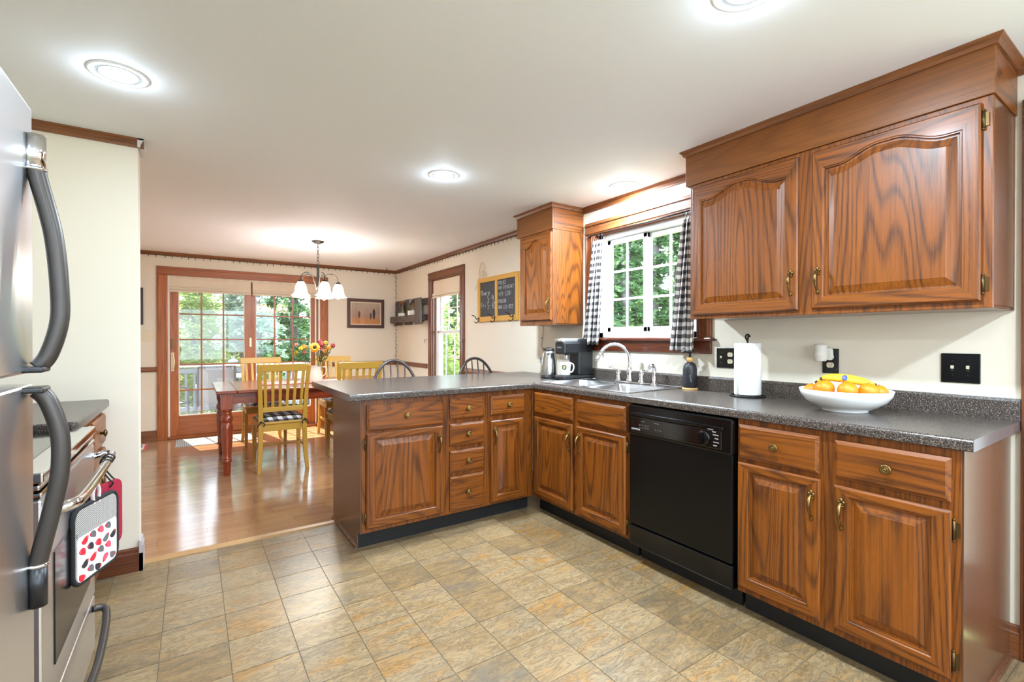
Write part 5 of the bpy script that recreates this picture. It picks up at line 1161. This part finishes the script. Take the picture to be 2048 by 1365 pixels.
bpy.data.objects['patio_chair'].rotation_euler = (0, 0, 0)
s1 = dup(bpy.data.objects['patio_chair'], (-3.02, 5.9, -.1), -1.1, 'grey sling patio chair turned sideways at the left of the deck', 'sling chairs on the deck'); s2 = dup(bpy.data.objects['patio_chair'], (-1.35, 5.9, -.1), .7, 'grey sling patio chair behind the dining chairs, right part of the deck', 'sling chairs on the deck')
pt2 = thing('patio_table', 'grey round patio table by the deck railing', 'patio table', (-2.1, 6.45, -.1))
MB().lathe([(.0001, .70), (.42, .70), (.43, .715), (.42, .725), (.0001, .725)], 28).build('tabletop', mat('patio_glass', srgb(190,200,206), .15), pt2, True)
for k in range(4): a = PI/4 + k*PI/2; MB().tube([(.1*math.cos(a), .1*math.sin(a), .70), (.33*math.cos(a), .33*math.sin(a), 0)], .018, 8).build('leg', M_patf, pt2, True)
# trees
def foliage_mesh(seed, hgt, rad, n, leaf, mode, mt_):
    r = np.random.RandomState(seed); P = []
    nb = 90
    for b in range(nb):
        t_ = r.uniform(.02, 1.0); z = hgt*t_; az = r.uniform(0, 2*PI); L = rad*((1-t_)*.9+.12 if mode == 0 else math.sin(PI*min(1, t_*.9+.12))*.95+.1) * r.uniform(.6, 1.1)
        k = n//nb
        s_ = r.uniform(.12, 1, k)**.8; dx = r.normal(0, .10+.16*s_*L/rad, k)
        x = math.cos(az)*s_*L - math.sin(az)*dx; y = math.sin(az)*s_*L + math.cos(az)*dx; zz = z - (.28*L*s_**2 if mode == 0 else -.1*L*s_) + r.normal(0, .06 if mode == 0 else .14, k)
        P.append(np.stack([x, y, zz], 1))
    P = np.concatenate(P); q_ = np.hypot(P[:,0], P[:,1]); P = P[(q_ < rad) & (P[:,2] > .05)]; m = len(P)
    d1_ = r.normal(0, 1, (m, 3)); d1_ /= np.linalg.norm(d1_, axis=1)[:, None]
    d1_[:, 2] *= .45; d2_ = np.cross(d1_, r.normal(0, 1, (m, 3))); d2_ /= np.linalg.norm(d2_, axis=1)[:, None] + 1e-9
    sz = leaf*r.uniform(.6, 1.4, m)[:, None]
    V = np.stack([P - d1_*sz, P + d2_*sz*.38, P + d1_*sz, P - d2_*sz*.38], 1).reshape(-1, 3)
    me = bpy.data.meshes.new('foliage'); me.from_pydata(V.tolist(), [], np.arange(m*4).reshape(-1, 4).tolist()); me.materials.append(mt_); me.update(); return me
FM = [foliage_mesh(1, 6.0, 1.12, 15000, .075, 0, M_leaf[0]), foliage_mesh(2, 7.0, 1.12, 8000, .085, 0, M_leaf[1]), foliage_mesh(3, 4.2, 1.12, 8000, .075, 1, M_leaf[2])]
kinds = (('hemlock_tree', 'dark green hemlock'), ('pine_tree', 'blue-green pine'), ('beech_tree', 'yellow-green young tree'))
TR = [MB().tube([(0, 0, -.2), (.05, .02, 2), (0, .04, 5), (.03, 0, 9)], [.15, .12, .09, .03], 8).mesh('trunk', [M_bark]), MB().tube([(0, 0, -.2), (-.06, .02, 2.5), (.03, .04, 6), (.0, 0, 11)], [.20, .17, .12, .04], 8).mesh('trunk', [M_bark]), MB().tube([(0, 0, -.2), (.05, .02, 1.4), (-.03, .04, 3.6)], [.07, .05, .02], 8).mesh('trunk', [M_bark])]
def tree(k, x, y, sc, label, grp):
    t = thing(kinds[k][0], label, 'tree', (x, y, -1.2), RND.uniform(0, 6), grp); t.scale = (sc, sc, sc)
    f_ = bpy.data.objects.new('foliage', FM[k]); COL.objects.link(f_); f_.parent = t; b_ = bpy.data.objects.new('trunk', TR[k]); COL.objects.link(b_); b_.parent = t
ORD = ('first', 'second', 'third', 'fourth', 'fifth', 'sixth')
def placed(lst, ax):
    out = []; rows = sorted({round(t[1+ax]) for t in lst})
    for t in lst:
        row = sorted((u for u in lst if round(u[1+ax]) == round(t[1+ax])), key=lambda u: u[2-ax] if ax else -u[2-ax])
        out.append((*t, 'row %s from the house, %s from the left' % (ORD[rows.index(round(t[1+ax]))], ORD[row.index(t)])))
    return out
vs_ = 'trees beyond the deck'; vk = 'trees outside the kitchen window'; vw = 'trees outside the dining window'
for (k, x, y, sc, pl_) in placed(((0,-3.9,10.6,1),(1,-1.4,10.6,1.0),(2,1.1,10.6,1),(2,-2.6,13.1,1),(0,-.1,13.1,1),(1,-5.1,13.1,1),(0,-3.8,15.6,1),(1,-1.3,15.6,1.0),(0,1.2,15.6,1),(2,3.6,15.8,1),(0,-2.5,18.1,1.0),(0,0,18.1,1),(1,2.4,18.2,1),(0,-5,18.1,1),(1,-3.7,20.6,1),(0,-1.2,20.6,1),(1,1.2,20.6,1)), 1):
    tree(k, x, y, sc, kinds[k][1] + ' beyond the deck, ' + pl_, vs_)
for (k, x, y, sc, pl_) in placed(((0,4.6,1.4,1),(0,4.6,3.9,1),(0,4.6,6.4,1),(0,7.1,2.7,1.0),(0,7.1,5.2,1.0),(0,7.1,7.7,1),(0,9.6,4.0,1),(0,9.6,6.5,1),(0,9.6,9.0,1),(0,9.6,11.5,1),(0,12.1,5.2,1),(0,12.1,7.7,1),(0,12.1,10.2,1),(0,12.1,12.7,1)), 0):
    tree(k, x, y, sc, kinds[k][1] + ' outside kitchen window, ' + pl_, vk)
for (k, x, y, sc, pl_) in placed(((2,2.2,8.1,.9),(0,4.6,9.4,1),(1,3.5,12.0,1.0),(2,6.0,12.2,1.0),(0,6.6,15.3,1)), 1):
    tree(k, x, y, sc, kinds[k][1] + ' outside dining window, ' + pl_, vw)
